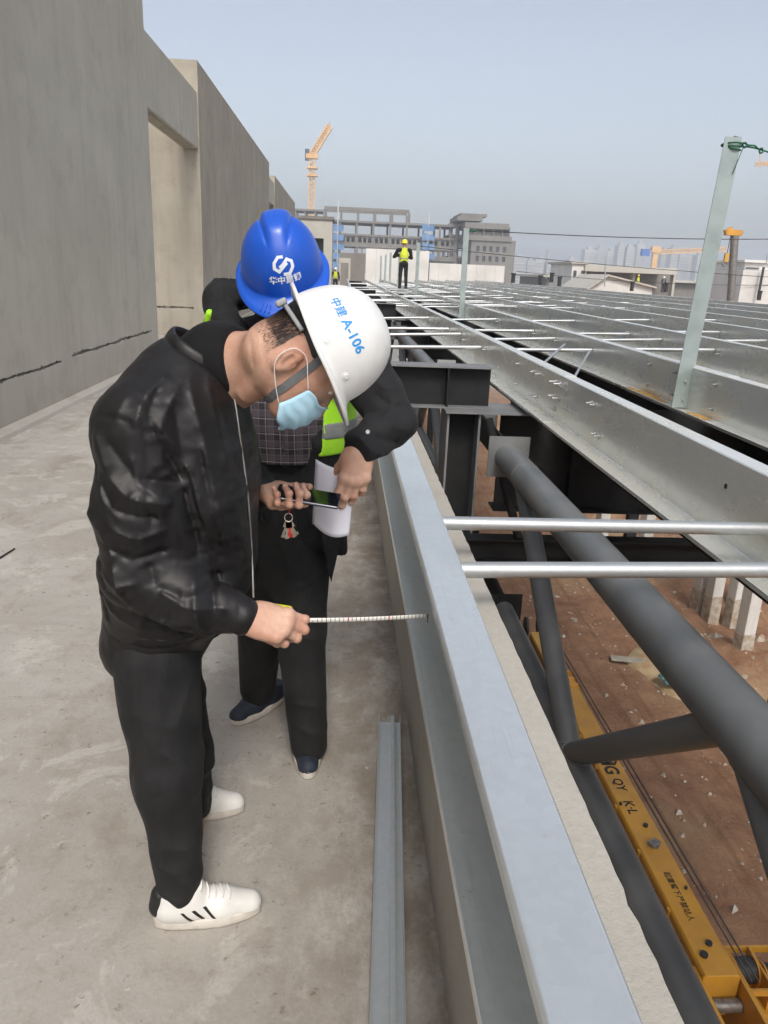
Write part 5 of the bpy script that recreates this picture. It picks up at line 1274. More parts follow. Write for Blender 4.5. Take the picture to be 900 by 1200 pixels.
# shoes
def shoe(parent, heel, toe, upper_m, sole_m, side, sneaker=True, height=.10):
    h, t = Vector(heel), Vector(toe); f = (t-h).normalized(); L = (t-h).length; s = Vector((0, 0, 1)).cross(f); u = Vector((0, 0, 1))
    g = Field(.03)
    P = lambda a, b, c: h+f*a*L+s*b+u*c
    g.cap(P(.14, 0, .045), P(.30, 0, .055), .036, .040); g.cap(P(.30, 0, .052), P(.62, 0, .036), .042, .040); g.cap(P(.62, 0, .034), P(.88, 0, .024), .043, .034, k=.02)
    g.cap(P(.16, 0, .06), P(.20, 0, height), .036, .038, k=.02); g.cap(P(.28, 0, .08), P(.36, 0, height-.004), .034, .030, k=.03)
    g.clip(P(0, 0, .022), (0, 0, -1), .002); g.clip(P(.2, 0, height+.006), (-.25*f.x, -.25*f.y, 1), .004)
    sh = link('shoe', mesh_np('shoe', [surface(g, np.array(P(.5, 0, .05))-.19, np.array(P(.5, 0, .05))+.19, .0042)], upper_m), parent)
    out = []
    for i in range(36):
        a = 2*pi*i/36; x = .5+.5*cos(a); wv = (.042+.006*sin(pi*min(1, max(0, (x-.35)/.6))))*(abs(sin(a))**.75)*(1 if sin(a) >= 0 else -1)
        out.append((x, wv))
    mb = MB(); n = 36
    vs = [P(x, wv*q, z) for z, q in ((0.001, .96), (.006, 1.0), (.026, 1.0), (.029, .95)) for x, wv in out]
    mb.add(vs, [(j*n+i, j*n+(i+1) % n, (j+1)*n+(i+1) % n, (j+1)*n+i) for j in range(3) for i in range(n)]+[tuple(range(n-1, -1, -1)), tuple(range(3*n, 4*n))], True); o = mb.build('sole', sole_m, sh); recalc(o)
    bs = np.linspace(.075, .0, 120); zs_ = np.linspace(.13, .02, 160)
    def onu(a, c, sd, off):   # point on the flank of the upper
        q = np.array(list(P(a, 0, c)))+np.outer(bs*sd, np.array(list(s))); k = np.argmax(g(q.astype(np.float32)) < off); return Vector(q[k].tolist())
    def onz(a, b):
        q = np.array(list(P(a, b, 0)))+np.outer(zs_, np.array((0, 0, 1.))); k = np.argmax(g(q.astype(np.float32)) < .002); return Vector(q[k].tolist())
    if sneaker:
        for a0 in (.36, .46, .56):
            for sd in (-1, 1):
                rows = []
                for k in range(6):
                    c = .032+.034*k/5; a = a0-.09*k/5
                    rows.append((onu(a-.016, c, sd, .0012), onu(a+.016, c, sd, .0012)))
                mb = MB(); mb.add([p for r_ in rows for p in r_], [(2*k, 2*k+1, 2*k+3, 2*k+2) for k in range(5)], True); mb.build('stripe', M['shoe_k'], sh)
        g2 = Field(.0); g2.cap(P(.075, 0, .055), P(.085, 0, .088), .030, .026); g2.clip(P(.10, 0, 0), f, .002)
        link('heel_tab', mesh_np('heel_tab', [surface(g2, np.array(P(.1, 0, .07))-.06, np.array(P(.1, 0, .07))+.06, .004)], M['shoe_k']), sh)
        for k in range(5):
            a = .44+.065*k; mb = MB(); pts = []
            for q in range(7):
                pts.append(onz(a+.012*sin(q), (q/6-.5)*.052))
            mb.path(pts, .0028, 5); mb.build('lace', upper_m, sh)
    return sh
hR, tR = at(180, 1082, z=0), at(306, 1064, z=0); shoe(A, hR, tR, M['shoe_w'], M['sole'], -1)
tL = at(287, 948, z=0); shoe(A, tL-(tR-hR).normalized()*.285+Vector((0, .02, 0)), tL, M['shoe_w'], M['sole'], -1)

# head, neck and hands: one body mesh
hc = V(374, 411, 1.645); hf, hu = Vector((.47, -.03, -.88)), Vector((.87, .11, .47))
hatA = Hat(hc, hf, hu, a=.122, b=.112, h=.152, peak=.030, rim=.014, rear=.010)
f, u, r = hatA.f, hatA.u, hatA.r
HP = lambda a, b, c: hc+f*a+r*b+u*c
bd = Field(.02)
bd.ell(HP(-.010, 0, .005), (f, r, u), (.100, .080, .108)); bd.ell(HP(.030, 0, -.062), (f, r, u), (.068, .062, .075), k=.03)
bd.cap(HP(.015, .028, -.098), HP(.068, .010, -.118), .030, .026, k=.03); bd.cap(HP(.015, -.028, -.098), HP(.068, -.010, -.118), .030, .026, k=.03)
bd.cap(HP(.092, 0, -.025), HP(.112, 0, -.060), .010, .014, k=.012); bd.ell(HP(.098, 0, -.092), (f, r, u), (.010, .022, .012), k=.01)
for sd in (-1, 1):
    bd.ell(HP(.085, .032*sd, -.004), (f, r, u), (.012, .022, .010), k=.012)
    bd.cap(HP(-.010, .079*sd, -.042), HP(-.024, .087*sd, -.052), .006, .0065, k=.004); bd.cap(HP(-.024, .087*sd, -.052), HP(-.026, .088*sd, -.070), .0065, .0065, k=.004); bd.cap(HP(-.026, .088*sd, -.070), HP(-.012, .083*sd, -.092), .0065, .007, k=.004); bd.cap(HP(-.012, .080*sd, -.050), HP(-.012, .080*sd, -.086), .011, .009, k=.005); bd.cap(HP(.000, .079*sd, -.060), HP(-.001, .079*sd, -.074), .005, .005, k=.004)
    bd.cut(HP(-.014, .095*sd, -.058), HP(-.011, .093*sd, -.078), .0080, .0065)
c7 = V(252, 425, 1.75)
bd.chain([HP(-.030, 0, -.045), HP(-.040, 0, -.085), V(308, 424, 1.695), c7], [.066, .059, .060, .074], k=.03)
bd.cap(V(300, 440, 1.70), V(262, 462, 1.75), .042, .055, k=.04)
bd.cap(HP(-.012, .062, -.085), V(290, 462, 1.665), .016, .018, k=.02)
for a_, b_ in (((296, 392), (302, 430)), ((311, 386), (316, 425)), ((300, 452), (312, 470))): bd.fold([V(*a_, 1.65), V(*b_, 1.65)], .0045, -.0028)
body_parts = [surface(bd, np.array(hc)-.27, np.array(hc)+.17, .0042)]
inner = Field(.05); inner.chain(tors, [.10, .12, .12, .10, .07], sq=SQ); inner.chain([shR, elR, wrR], [.05, .042, .030]); inner.chain([shL, elL, wrL], [.05, .042, .028])
inner.chain([V(182, 760, 1.67), kR, aR], [.08, .055, .036]); inner.chain([V(186, 760, 1.855), kL, aL], [.08, .055, .036]); inner.cap(tors[-1], c7, .07, .066)
_p = tors+[shR, elR, wrR, shL, elL, wrL, kR, aR, kL, aL]
body_parts.append(surface(inner, np.min([list(q) for q in _p], 0)-.12, np.max([list(q) for q in _p], 0)+.12, .013))
# right hand pinching the tape, left hand under the phone
hw = wrR+Vector((.012, -.002, -.002))
FR, pR, tipR = hand_field(hw, (.97, -.06, -.20), (.0, .72, -.69), (0, .69, .72), ((.45, 1.35, .8), (.62, 1.5, .9), (.78, 1.55, .9), (.95, 1.5, .9)), .03, (.22, .30, .40), 1.02)
body_parts.append(surface(FR, np.min([list(q) for q in pR], 0)-.05, np.max([list(q) for q in pR], 0)+.05, .0022))
pc = V(361, 582, 1.868); pn = Vector((.10, -.20, .97)).normalized(); px_ = Vector((1, -.10, -.03)); px_ = (px_-pn*px_.dot(pn)).normalized(); py_ = pn.cross(px_)
fl = (-py_*.72+px_*.69).normalized(); hl = pc-px_*.076-pn*.026+py_*.012-fl*.055
FL, pL, tipL = hand_field(hl, fl, pn, px_*.72+py_*.69, ((.30, 1.15, .9), (.40, 1.25, .9), (.48, 1.3, .95), (.55, 1.3, .95)), .10, (.50, .40, .25), 1.0)
body_parts.append(surface(FL, np.min([list(q) for q in pL], 0)-.05, np.max([list(q) for q in pL], 0)+.05, .0022))
body = link('body', mesh_np('body', body_parts, M['skin']), A)
NAIL = plain('fingernail', (.50, .27, .21), .35); nails(tipR, A, NAIL); nails(tipL, A, NAIL)
# short hair at the nape
rng = np.random.default_rng(3); NH = 15000
def npv(v): return np.array(list(v), dtype=np.float32)
th = rng.uniform(-1.25, 1.25, NH); uu = rng.uniform(-.100, .012, NH); keep = rng.random(NH) > np.clip((-.055-uu)/.04, 0, 1); th, uu = th[keep], uu[keep]; NH = len(th)
dirv = -np.cos(th)[:, None]*npv(f)*.10+np.sin(th)[:, None]*npv(r)*.085; dirv /= np.linalg.norm(dirv, axis=1)[:, None]
st = npv(HP(-.02, 0, 0))+uu[:, None]*npv(u); lo_ = np.zeros(NH); hi_ = np.full(NH, .16)
for _ in range(12):
    mid = (lo_+hi_)/2; ins = bd((st+dirv*mid[:, None]).astype(np.float32)) < 0; lo_ = np.where(ins, mid, lo_); hi_ = np.where(ins, hi_, mid)
p0 = st+dirv*(lo_-.001)[:, None]; d = dirv*.10-npv(u)*.95+npv(r)*rng.uniform(-.3, .3, NH)[:, None]; d /= np.linalg.norm(d, axis=1)[:, None]
Lh = rng.uniform(.010, .020, NH)*np.where(uu > -.06, 1, .55); t = np.cross(d, dirv); t /= np.linalg.norm(t, axis=1)[:, None]; t *= .00035
tri = np.stack([p0-t, p0+t, p0+d*Lh[:, None]+dirv*.0012], 1).reshape(-1, 3)
mb = MB(); mb.add(tri.tolist(), [(3*i, 3*i+1, 3*i+2) for i in range(NH)])
hcap = Field(.01); hcap.ell(HP(-.012, 0, .012), (f, r, u), (.103, .083, .104)); hcap.clip(HP(.02, 0, 0), f, .01); hcap.clip(HP(-.02, 0, -.052), -u-f*.22, .010)
hv_, hf_ = surface(hcap, np.array(hc)-.17, np.array(hc)+.17, .006); mb.add(hv_.tolist(), [tuple(q) for q in hf_.tolist()], True); mb.build('hair', M['hair'], A)
for sd in (-1, 1): MB().path([HP(.088, .045*sd, .004), HP(.094, .03*sd, .008), HP(.094, .016*sd, .004)], .003, 5).build('eyebrow', M['hair'], A)
for sd in (-1, 1):
    e = Field(); e.ell(HP(.080, .032*sd, -.018), (f, r, u), (.0095, .0095, .0095)); link('eye', mesh_np('eye', [surface(e, np.array(HP(.08, .032*sd, -.018))-.02, np.array(HP(.08, .032*sd, -.018))+.02, .004)], M['white_pl']), A)

# helmet
hat = hatA.shell('hard_hat', M['hat_w'], A, curl=.020)
tx = text_mesh('中建', .0235, .012, M['hat_ink']); hatA.wrap(tx, radians(124), radians(25), 0); link('lettering', tx, hat)
tx = text_mesh('A-106', .029, .022, M['hat_ink']); hatA.wrap(tx, radians(90), radians(25), 0); link('lettering', tx, hat)
for th, ph, rr in ((140, .13, .0085), (98, .10, .0095), (58, .12, .0085), (-60, .2, .0085), (-100, .2, .009)):
    p, tr_, tu_ = hatA.locate(radians(th), ph); n_ = tr_.cross(tu_)
    mb = MB(); mb.tube(p-n_*.002, p+n_*.0012, rr, rr, n=24); mb.tube(p+n_*.0012, p+n_*.0028, rr*.8, rr*.55, n=24); mb.build('rivet', M['hat_w'], hat)
# chin strap, suspension band and ratchet
rk = link('ratchet_band', MB().path([HP(-.118*cos(a), .096*sin(a), -.010-.012*cos(a)) for a in [(-1.1+2.2*i/14) for i in range(15)]], .005, 8).mesh('ratchet_band', M['ratchet']), hat)
bevel(MB().obox(HP(-.120, .020, -.026), f*.007, r*.022, u*.012).build('ratchet_knob', M['ratchet'], hat), .005, 3)
def strap(pts, w, t, m, name, parent, nrm):
    mb = MB(); vs = []; pts = [Vector(p) for p in pts]
    for i, p in enumerate(pts):
        d = (pts[min(i+1, len(pts)-1)]-pts[max(i-1, 0)]).normalized(); n_ = Vector(nrm(p)).normalized(); b = d.cross(n_).normalized()
        vs += [p+b*w/2+n_*t, p-b*w/2+n_*t, p-b*w/2, p+b*w/2]
    k = len(pts); mb.add(vs, [(i*4+q, i*4+(q+1) % 4, (i+1)*4+(q+1) % 4, (i+1)*4+q) for i in range(k-1) for q in range(4)]+[(3, 2, 1, 0), tuple(4*(k-1)+q for q in range(4))]); o = mb.build(name, m, parent); recalc(o); return o
def hug(field, a, b, off, n=14, centre=None):
    """path from a to b pushed out onto a field"""
    P_ = np.array([list(Vector(a).lerp(Vector(b), i/n)) for i in range(n+1)]); c_ = np.array(list(centre)); d = P_-c_; d /= np.linalg.norm(d, axis=1)[:, None]
    lo_ = np.zeros(n+1); hi_ = np.full(n+1, .25)
    for _ in range(14):
        mid = (lo_+hi_)/2; ins = field((c_+d*mid[:, None]).astype(np.float32)) < off; lo_ = np.where(ins, mid, lo_); hi_ = np.where(ins, hi_, mid)
    return [Vector(q.tolist()) for q in c_+d*lo_[:, None]]
cen = HP(.0, 0, -.06)
for sd in (1, -1):
    strap(hug(bd, HP(.012, .085*sd, .004), HP(.035, .062*sd, -.125), .001, centre=HP(.01, 0, -.06)), .017, .0016, M['strap'], 'chin_strap', hat, lambda p: p-HP(.01, 0, -.06))
strap(hug(bd, HP(.035, .062, -.125), HP(.035, -.062, -.125), .001, centre=HP(.01, 0, -.06)), .017, .0016, M['strap'], 'chin_strap', hat, lambda p: p-HP(.01, 0, -.06))
def smooth_pts(p, n=5):
    p = [Vector(q) for q in p]; o_ = []
    for i in range(len(p)-1):
        a, b, c, d = p[max(i-1, 0)], p[i], p[i+1], p[min(i+2, len(p)-1)]
        for k in range(n):
            t = k/n; o_.append(.5*(2*b+(c-a)*t+(2*a-5*b+4*c-d)*t*t+(3*b-a-3*c+d)*t**3))
    return o_+[p[-1]]
# face mask with pleats and ear loops
mb = MB(); NU, NV = 28, 18; vs = []
for j in range(NV+1):
    v = j/NV
    for i in range(NU+1):
        q = i/NU*2-1; a = q*1.22
        ztop_ = -.040+.020*abs(q)**1.5*-1; zb_ = -.150+.022*abs(q)**2
        zz = ztop_+(zb_-ztop_)*v; pl = .0055*(1-abs(q)**8)*abs(((v*4.2) % 1)-.5)*2
        bulge = .012*sin(pi*v)*(1-abs(q)**3)
        rad_f = .060*(1-.30*max(0, v-.55)/.45*.5); x = .028+(.083+bulge+pl)*cos(a)*(1-.18*max(0, v-.6)); y = (.080+pl*.5)*sin(a)*(1-.12*v)
        vs.append(HP(x, y, zz+.004*sin(9*q+5*v)))
mb.add(vs, [(j*(NU+1)+i, j*(NU+1)+i+1, (j+1)*(NU+1)+i+1, (j+1)*(NU+1)+i) for j in range(NV) for i in range(NU)], True)
mk = mb.build('face_mask', M['mask'], A); recalc(mk); s_ = mk.modifiers.new('thick', 'SOLIDIFY'); s_.thickness = .0015
for sd in (1, -1):
    i0 = NU if sd > 0 else 0
    top, bot = vs[i0], vs[NV*(NU+1)+i0]
    MB().path(smooth_pts([top, top.lerp(HP(-.006, .088*sd, -.030), .5)+r*.004*sd, HP(-.006, .090*sd, -.032), HP(-.030, .098*sd, -.045), HP(-.032, .099*sd, -.075), HP(-.018, .094*sd, -.095), bot.lerp(HP(-.018, .090*sd, -.10), .5)+r*.004*sd, bot]), .0009, 5).build('ear_loop', M['white_pl'], mk)

# tape measure: yellow case in the fist, blade reaching into the channel
p0 = Vector(tipR[4][0])+Vector((.006, .004, -.004)); p1 = at(502, 722, z=.775)
tm = empty('tape_measure', p0, 'white tape measure blade pulled from the hand into the edge channel', 'tape measure')
mb = MB(); n = 24; d = p1-p0; vs = []
for i in range(n+1):
    q = p0.lerp(p1, i/n)-Vector((0, 0, .003*4*(i/n)*(1-i/n))); up = Vector((0, -.25, .97)).normalized(); bk = Vector((0, 1, .25)).normalized()
    for k in range(5):
        w_ = (k/4-.5)*2; vs.append(q+up*w_*.0066+bk*(.0022*w_*w_)-p0)
mb.add(vs, [(i*5+k, i*5+k+1, (i+1)*5+k+1, (i+1)*5+k) for i in range(n) for k in range(4)], True)
bl = mb.build('blade', M['blade'], tm, loc=(0, 0, 0)); s_ = bl.modifiers.new('thick', 'SOLIDIFY'); s_.thickness = .0004
MB().obox(p1+Vector((-.001, 0, -.006)), (.001, 0, 0), (0, .002, 0), (0, 0, .012)).build('end_hook', M['steel'], tm)
cs = hw+Vector((.068, .036, -.018)); o = MB().obox(cs, (.026, 0, -.004), (.0, .013, 0), (.003, 0, .030)).build('case', M['tape_y'], tm); bevel(o, .007, 3)

# phone lying in the left hand
ph = empty('phone', pc, 'dark smartphone lying flat in the left hand of the leather jacket person', 'phone')
o = MB().obox(pc, px_*.081, py_*.0375, pn*.0042).build('phone_body', M['phone_rim'], ph); bevel(o, .004, 3)
o = MB().obox(pc+pn*.0043, px_*.0785, py_*.035, pn*.0003).build('screen', M['phone'], ph)
# bunch of keys hanging from the same hand
kc = pc-px_*.040-pn*.052-py_*.030
ks = empty('key_bunch', kc, 'small bunch of keys hanging below the phone hand', 'keys')
MB().path([kc+Vector((0, 0, .010)), kc+Vector((.004, .004, .022)), kc+Vector((.002, .012, .036))], .0016, 6).build('key_cord', M['key_red'], ks)
MB().path([kc+Vector((.010*cos(a), .003*sin(a), .010*sin(a))) for a in [2*pi*i/16 for i in range(17)]], .0012, 6).build('key_ring', M['key'], ks)
for i, (a, L, m) in enumerate(((-.35, .040, 'key'), (-.12, .044, 'key'), (.1, .036, 'key_red'), (.3, .040, 'key'), (.5, .034, 'key'))):
    d = Vector((sin(a), .1*(i % 2), -cos(a))); s = Vector((cos(a), 0, sin(a))); b = kc+Vector((0, 0, -.009))
    mb = MB(); mb.obox(b+d*.010, s*.008, Vector((0, .0012, 0)), d*.009); mb.obox(b+d*(.018+L*.35), s*.003, Vector((0, .001, 0)), d*L*.38); mb.obox(b+d*(.018+L*.6)+s*.004, s*.003, Vector((0, .001, 0)), d*.004)
    mb.build('key', M[m], ks)
# ------------------------------------------------------------------ person in the blue helmet
B = empty('person', (-.2, 2.4, 0), 'person in a blue helmet and dark coat standing behind, holding a sheet of paper', 'person', 'site inspectors')
ct = Field(.06); SQX = ((0, 1, 0), 1.30)
bt = [V(342, 640, 2.42), V(338, 560, 2.40), V(336, 480, 2.34), V(338, 415, 2.28)]
coat_t = lambda F, e: F.chain(bt, [.185+e, .182+e, .190+e, .135+e], sq=SQX)
coat_t(ct, 0)
bsR, beR, bwR = V(258, 410, 2.32), V(250, 560, 2.44), V(258, 650, 2.42)
bsL, beL, bwL = V(420, 425, 2.22), V(461, 494, 2.13), V(424, 523, 2.005)
ct.cap(V(320, 405, 2.30), bsR, .09, .088, k=.05); ct.cap(bsR, beR, .088, .075, k=.025); ct.cap(beR, bwR, .072, .05, k=.02)
ct.cap(V(360, 408, 2.26), bsL, .085, .080, k=.05); ct.cap(bsL, beL, .080, .066, k=.025); ct.cap(beL, bwL, .063, .050, k=.02)
# hood lying on the shoulders
ct.chain([V(258, 352, 2.30), V(276, 338, 2.36), V(330, 345, 2.42), V(388, 362, 2.38), V(404, 392, 2.30)], [.045, .056, .060, .055, .045], k=.03)
ct.chain([V(258, 352, 2.30), V(268, 385, 2.20), V(290, 410, 2.17)], [.045, .040, .034], k=.03)
R2 = lambda *pts: [V(a, b, 2.1) for a, b in pts]
for pts, w_, amp in (((( 432, 440), (452, 455), (470, 452)), .012, .008), (((440, 462), (458, 476), (476, 476)), .011, -.009), (((446, 482), (462, 494), (474, 500)), .010, .009), (((430, 500), (448, 508), (466, 516)), .010, -.007), (((418, 500), (440, 520), (456, 528)), .009, .006),
                     (((250, 352), (275, 366), (296, 378)), .010, -.010), (((262, 336), (285, 352), (300, 370)), .010, .008), (((400, 505), (418, 500)), .008, .005), (((243, 395), (262, 408), (290, 415)), .012, .008), (((372, 520), (380, 580), (386, 640)), .010, .008), (((380, 560), (388, 600), (390, 660)), .008, -.007)):
    ct.fold(R2(*pts), w_, amp)
ct.fn.append(lambda P: -.004*np.sin(19*P[:, 0]+8*np.sin(11*P[:, 2]))*np.sin(15*P[:, 2]+9*P[:, 1]+4*np.sin(13*P[:, 0])))
ct.cut(V(331, 430, 2.10), V(333, 545, 2.14), .095, .100); ct.cut(V(333, 545, 2.14), V(325, 740, 2.22), .115, .15)
dL = (bwL-beL).normalized(); ct.clip(bwL+dL*.03, dL, .004); ct.clip(V(386, 652, 2.3), (-.55, 0, -1), .01)
coat = sbuild('coat', ct, bt+[bsR, beR, bwR, bsL, beL, bwL], .20, .0062, M['coat'], B)
MB().tube(on_surf(ct, 431, 506, .001), on_surf(ct, 431, 506, .004), .0055, n=14).build('snap_button', M['zinc'], coat)
# pointed coat tail hanging at the right
mb = MB(); q = [V(372, 600, 2.26), V(402, 590, 2.30), V(398, 640, 2.29), V(388, 683, 2.27), V(379, 640, 2.25)]
mb.add(q+[p+Vector((0, .012, 0)) for p in q], [(0, 1, 2, 3, 4), (9, 8, 7, 6, 5)]+[(i, 5+i, 5+(i+1) % 5, (i+1) % 5) for i in range(5)]); o = mb.build('coat_tail', M['coat'], coat); recalc(o)
# shirt, trousers
st = Field(.05); st.chain([V(336, 600, 2.40), V(335, 540, 2.38), V(334, 470, 2.31), V(334, 425, 2.26)], [.150, .168, .172, .11], sq=SQX); st.clip(V(334, 549, 2.2), (0, 0, -1), .004)
st.fold(R2((330, 470), (332, 545)), .004, .004); st.fold(R2((345, 480), (338, 540)), .012, .008); st.fold(R2((315, 490), (322, 540)), .012, -.006)
shirt = sbuild('shirt', st, [V(336, 560, 2.40), V(334, 425, 2.26)], .20, .006, M['plaid'], B)
for py in (486, 505, 525): q = on_surf(st, 331.5, py, .001); MB().tube(q, q+Vector((0, -.002, 0)), .005, n=10).build('button', M['blk'], shirt)
bt2 = Field(.05); bkL, baL, bkR, baR = V(352, 735, 2.32), V(362, 872, 2.25), V(306, 715, 2.46), V(302, 806, 2.55)
bt2.chain([V(338, 575, 2.40), V(338, 630, 2.42)], [.148, .150], sq=SQX); bt2.chain([V(352, 640, 2.40), bkL, baL], [.105, .082, .062], k=.03); bt2.chain([V(318, 640, 2.44), bkR, baR], [.108, .085, .066], k=.03)
for i, (a, b) in enumerate((((338, 850), (382, 862)), ((340, 825), (380, 832)), ((330, 740), (372, 760)), ((340, 700), (374, 690)), ((285, 780), (325, 790)), ((322, 640), (344, 690)), ((310, 600), (330, 660)))): bt2.fold([V(*a, 2.2), V(*b, 2.2)], .013, .008)
bt2.clip(baL-Vector((0, 0, .055)), (0, 0, -1), .004)
sbuild('trousers', bt2, [V(338, 560, 2.4), bkL, baL, bkR, baR], .20, .007, M['trousers'], B)
fw_ = (at(362, 914, z=0)-at(366, 845, z=0)).normalized()
t_ = at(361, 914, z=0); shoe(B, t_-Vector((.02, -.28, 0)), t_, M['shoe_d'], M['sole'], -1, False, .085)
t_ = at(272, 850, z=0); shoe(B, t_+Vector((.17, .20, 0)), t_, M['shoe_d'], M['sole'], -1, False, .085)
# hi-vis vest over the coat
vs_ = Field(.06); coat_t(vs_, .010); vs_.cap(V(320, 405, 2.30), bsR, .10, .095, k=.05); vs_.cap(V(360, 408, 2.26), bsL, .10, .095, k=.05)
vs_.cut(V(328, 400, 2.06), V(330, 740, 2.13), .165, .185); vs_.clip(V(400, 541, 2.18), (0, 0, -1), .004)
vs_.clip(bsL+Vector((-.015, 0, 0)), (1, .0, .1), .004); vs_.clip(bsR+Vector((.01, 0, 0)), (-1, 0, .1), .004)
vs_.clip(V(400, 436, 2.2), (0, 0, 1), .004)
vest = sbuild('vest', vs_, bt+[bsR, bsL], .22, .0065, M['hiviz'], B)
vb = Field(.06); coat_t(vb, .0125); vb.cut(V(328, 400, 2.06), V(330, 740, 2.13), .165, .185); vb.clip(V(400, 497, 2.2), (0, 0, 1), .002); vb.clip(V(400, 518, 2.2), (0, 0, -1), .002)
sbuild('reflective_band', vb, bt, .22, .0065, M['reflect'], vest)
MB().path([on_surf(ct, 244, 396, .004), on_surf(ct, 242, 380, .004), on_surf(ct, 246, 366, .004)], [.010, .013, .010], 8).build('vest_strap', M['hiviz'], vest)

hb = V(331, 317, 2.11); hatB = Hat(hb, (.10, -.80, -.60), (.02, -.60, .80), a=.116, b=.105, h=.142, peak=.036, rim=.017, rear=.006, crest=.012)
hatB.u = (hatB.u+hatB.r*.10).normalized(); hatB.r = hatB.f.cross(hatB.u).normalized()
f, u, r = hatB.f, hatB.u, hatB.r; HB = lambda a, b, c: hb+f*a+r*b+u*c
bd2 = Field(.02)
bd2.ell(HB(-.008, 0, .0), (f, r, u), (.098, .080, .108)); bd2.ell(HB(.030, 0, -.062), (f, r, u), (.066, .062, .075), k=.03)
for sd in (-1, 1):
    bd2.cap(HB(.015, .028*sd, -.098), HB(.066, .010*sd, -.118), .030, .026, k=.03); bd2.ell(HB(.082, .032*sd, -.006), (f, r, u), (.012, .022, .010), k=.012)
    bd2.cap(HB(-.018, .080*sd, -.038), HB(-.024, .089*sd, -.062), .010, .010, k=.004); bd2.cap(HB(-.024, .089*sd, -.062), HB(-.012, .084*sd, -.088), .010, .008, k=.004)
bd2.cap(HB(.090, 0, -.025), HB(.112, 0, -.060), .010, .014, k=.012); bd2.ell(HB(.092, 0, -.090), (f, r, u), (.008, .024, .010), k=.008)
bd2.chain([HB(-.02, 0, -.06), HB(-.06, 0, -.12), V(334, 410, 2.27)], [.064, .060, .068], k=.03)
bp = [surface(bd2, np.array(hb)-.26, np.array(hb)+.18, .0048)]
inn = Field(.05); inn.chain(bt, [.13, .13, .13, .09], sq=SQX); inn.chain([bsR, beR, bwR], [.05, .04, .03]); inn.chain([bsL, beL, bwL], [.05, .04, .03]); inn.chain([V(352, 640, 2.4), bkL, baL], [.08, .055, .04]); inn.chain([V(318, 640, 2.44), bkR, baR], [.08, .055, .04]); inn.cap(bt[-1], V(334, 405, 2.27), .07, .065)
_p = bt+[bsR, beR, bwR, bsL, beL, bwL, bkL, baL, bkR, baR]
bp.append(surface(inn, np.min([list(q) for q in _p], 0)-.15, np.max([list(q) for q in _p], 0)+.15, .014))
FB, pB, tipB = hand_field(V(423, 526, 2.0), (-.20, -.30, -.93), (-.10, .95, -.25), (-1, 0, .15), ((.30, .45, .25), (.35, .50, .3), (.45, .55, .3), (.55, .6, .35)), .05, (.42, .50, .35), 1.04)
bp.append(surface(FB, np.min([list(q) for q in pB], 0)-.05, np.max([list(q) for q in pB], 0)+.05, .0024))
FB2, pB2, tipB2 = hand_field(bwR, (.1, -.1, -.98), (1, .1, 0), (0, -1, 0), ((.3, .4, .3),)*4, .03, (.4, .3, .3))
bp.append(surface(FB2, np.min([list(q) for q in pB2], 0)-.05, np.max([list(q) for q in pB2], 0)+.05, .004))
link('body', mesh_np('body', bp, M['skin']), B); nails(tipB, B, NAIL)
hcap = Field(.01); hcap.ell(HB(-.012, 0, .008), (f, r, u), (.103, .085, .106)); hcap.clip(HB(.03, 0, 0), f, .01); hcap.clip(HB(-.02, 0, -.05), -u-f*.2, .012)
link('hair', mesh_np('hair', [surface(hcap, np.array(hb)-.17, np.array(hb)+.17, .007)], M['hair']), B)
for sd in (-1, 1):
    MB().path([HB(.086, .045*sd, .002), HB(.092, .03*sd, .006), HB(.092, .016*sd, .002)], .003, 5).build('eyebrow', M['hair'], B)
    e = Field(); e.ell(HB(.078, .032*sd, -.020), (f, r, u), (.0095, .0095, .0095)); link('eye', mesh_np('eye', [surface(e, np.array(HB(.078, .032*sd, -.02))-.02, np.array(HB(.078, .032*sd, -.02))+.02, .004)], M['white_pl']), B)
hat = hatB.shell('hard_hat', M['hat_b'], B, nt=140, npn=70)
# emblem: two interlocked hooks, and the lettering under it
def stroke(pts, w):
    pts = [Vector((a, b)) for a, b in pts]; L, R = [], []
    for i, p in enumerate(pts):
        d0 = (pts[i]-pts[i-1]).normalized() if i else None; d1 = (pts[i+1]-pts[i]).normalized() if i < len(pts)-1 else None
        d = ((d0 or d1)+(d1 or d0)).normalized(); n_ = Vector((-d.y, d.x)); k = 1/max(.4, n_.dot(Vector((-(d0 or d1).y, (d0 or d1).x)))); L.append(p+n_*w/2*k); R.append(p-n_*w/2*k)
    return L+R[::-1], [(i, i+1, 2*len(pts)-2-i, 2*len(pts)-1-i) for i in range(len(pts)-1)]
mb = MB(); hook = [(.10, .92), (-.52, .92), (-.98, .30), (-.98, -.28), (-.50, -.60), (.02, -.10), (.44, .22)]
for sg in (1, -1):
    v_, f_ = stroke([(a*sg, b*sg) for a, b in hook], .34); mb.add([(p.x*.0225, p.y*.0225, 0) for p in v_], f_)
me = mb.mesh('emblem', M['white_ink']); hatB.wrap(me, radians(-6), radians(36)); link('emblem', me, hat)
tx = text_mesh('华中重钢', .0205, .03, M['white_ink']); hatB.wrap(tx, radians(-6), radians(20)); link('lettering', tx, hat)
for k in range(3):
    th = radians(16+4.5*k); pts = []
    for q in (.35, .85):
        fr = cos(th)**2.2; e = q*(hatB.rim+hatB.peak*fr); nn = Vector((cos(th)/hatB.a, sin(th)/hatB.b)).normalized()
        pts.append(hatB.c+f*(hatB.a*cos(th)+nn.x*e)+r*(hatB.b*sin(th)+nn.y*e)+u*(-.001-.012*fr*q))
    MB().path(pts, .0016, 5).build('brim_rib', M['hat_b'], hat)
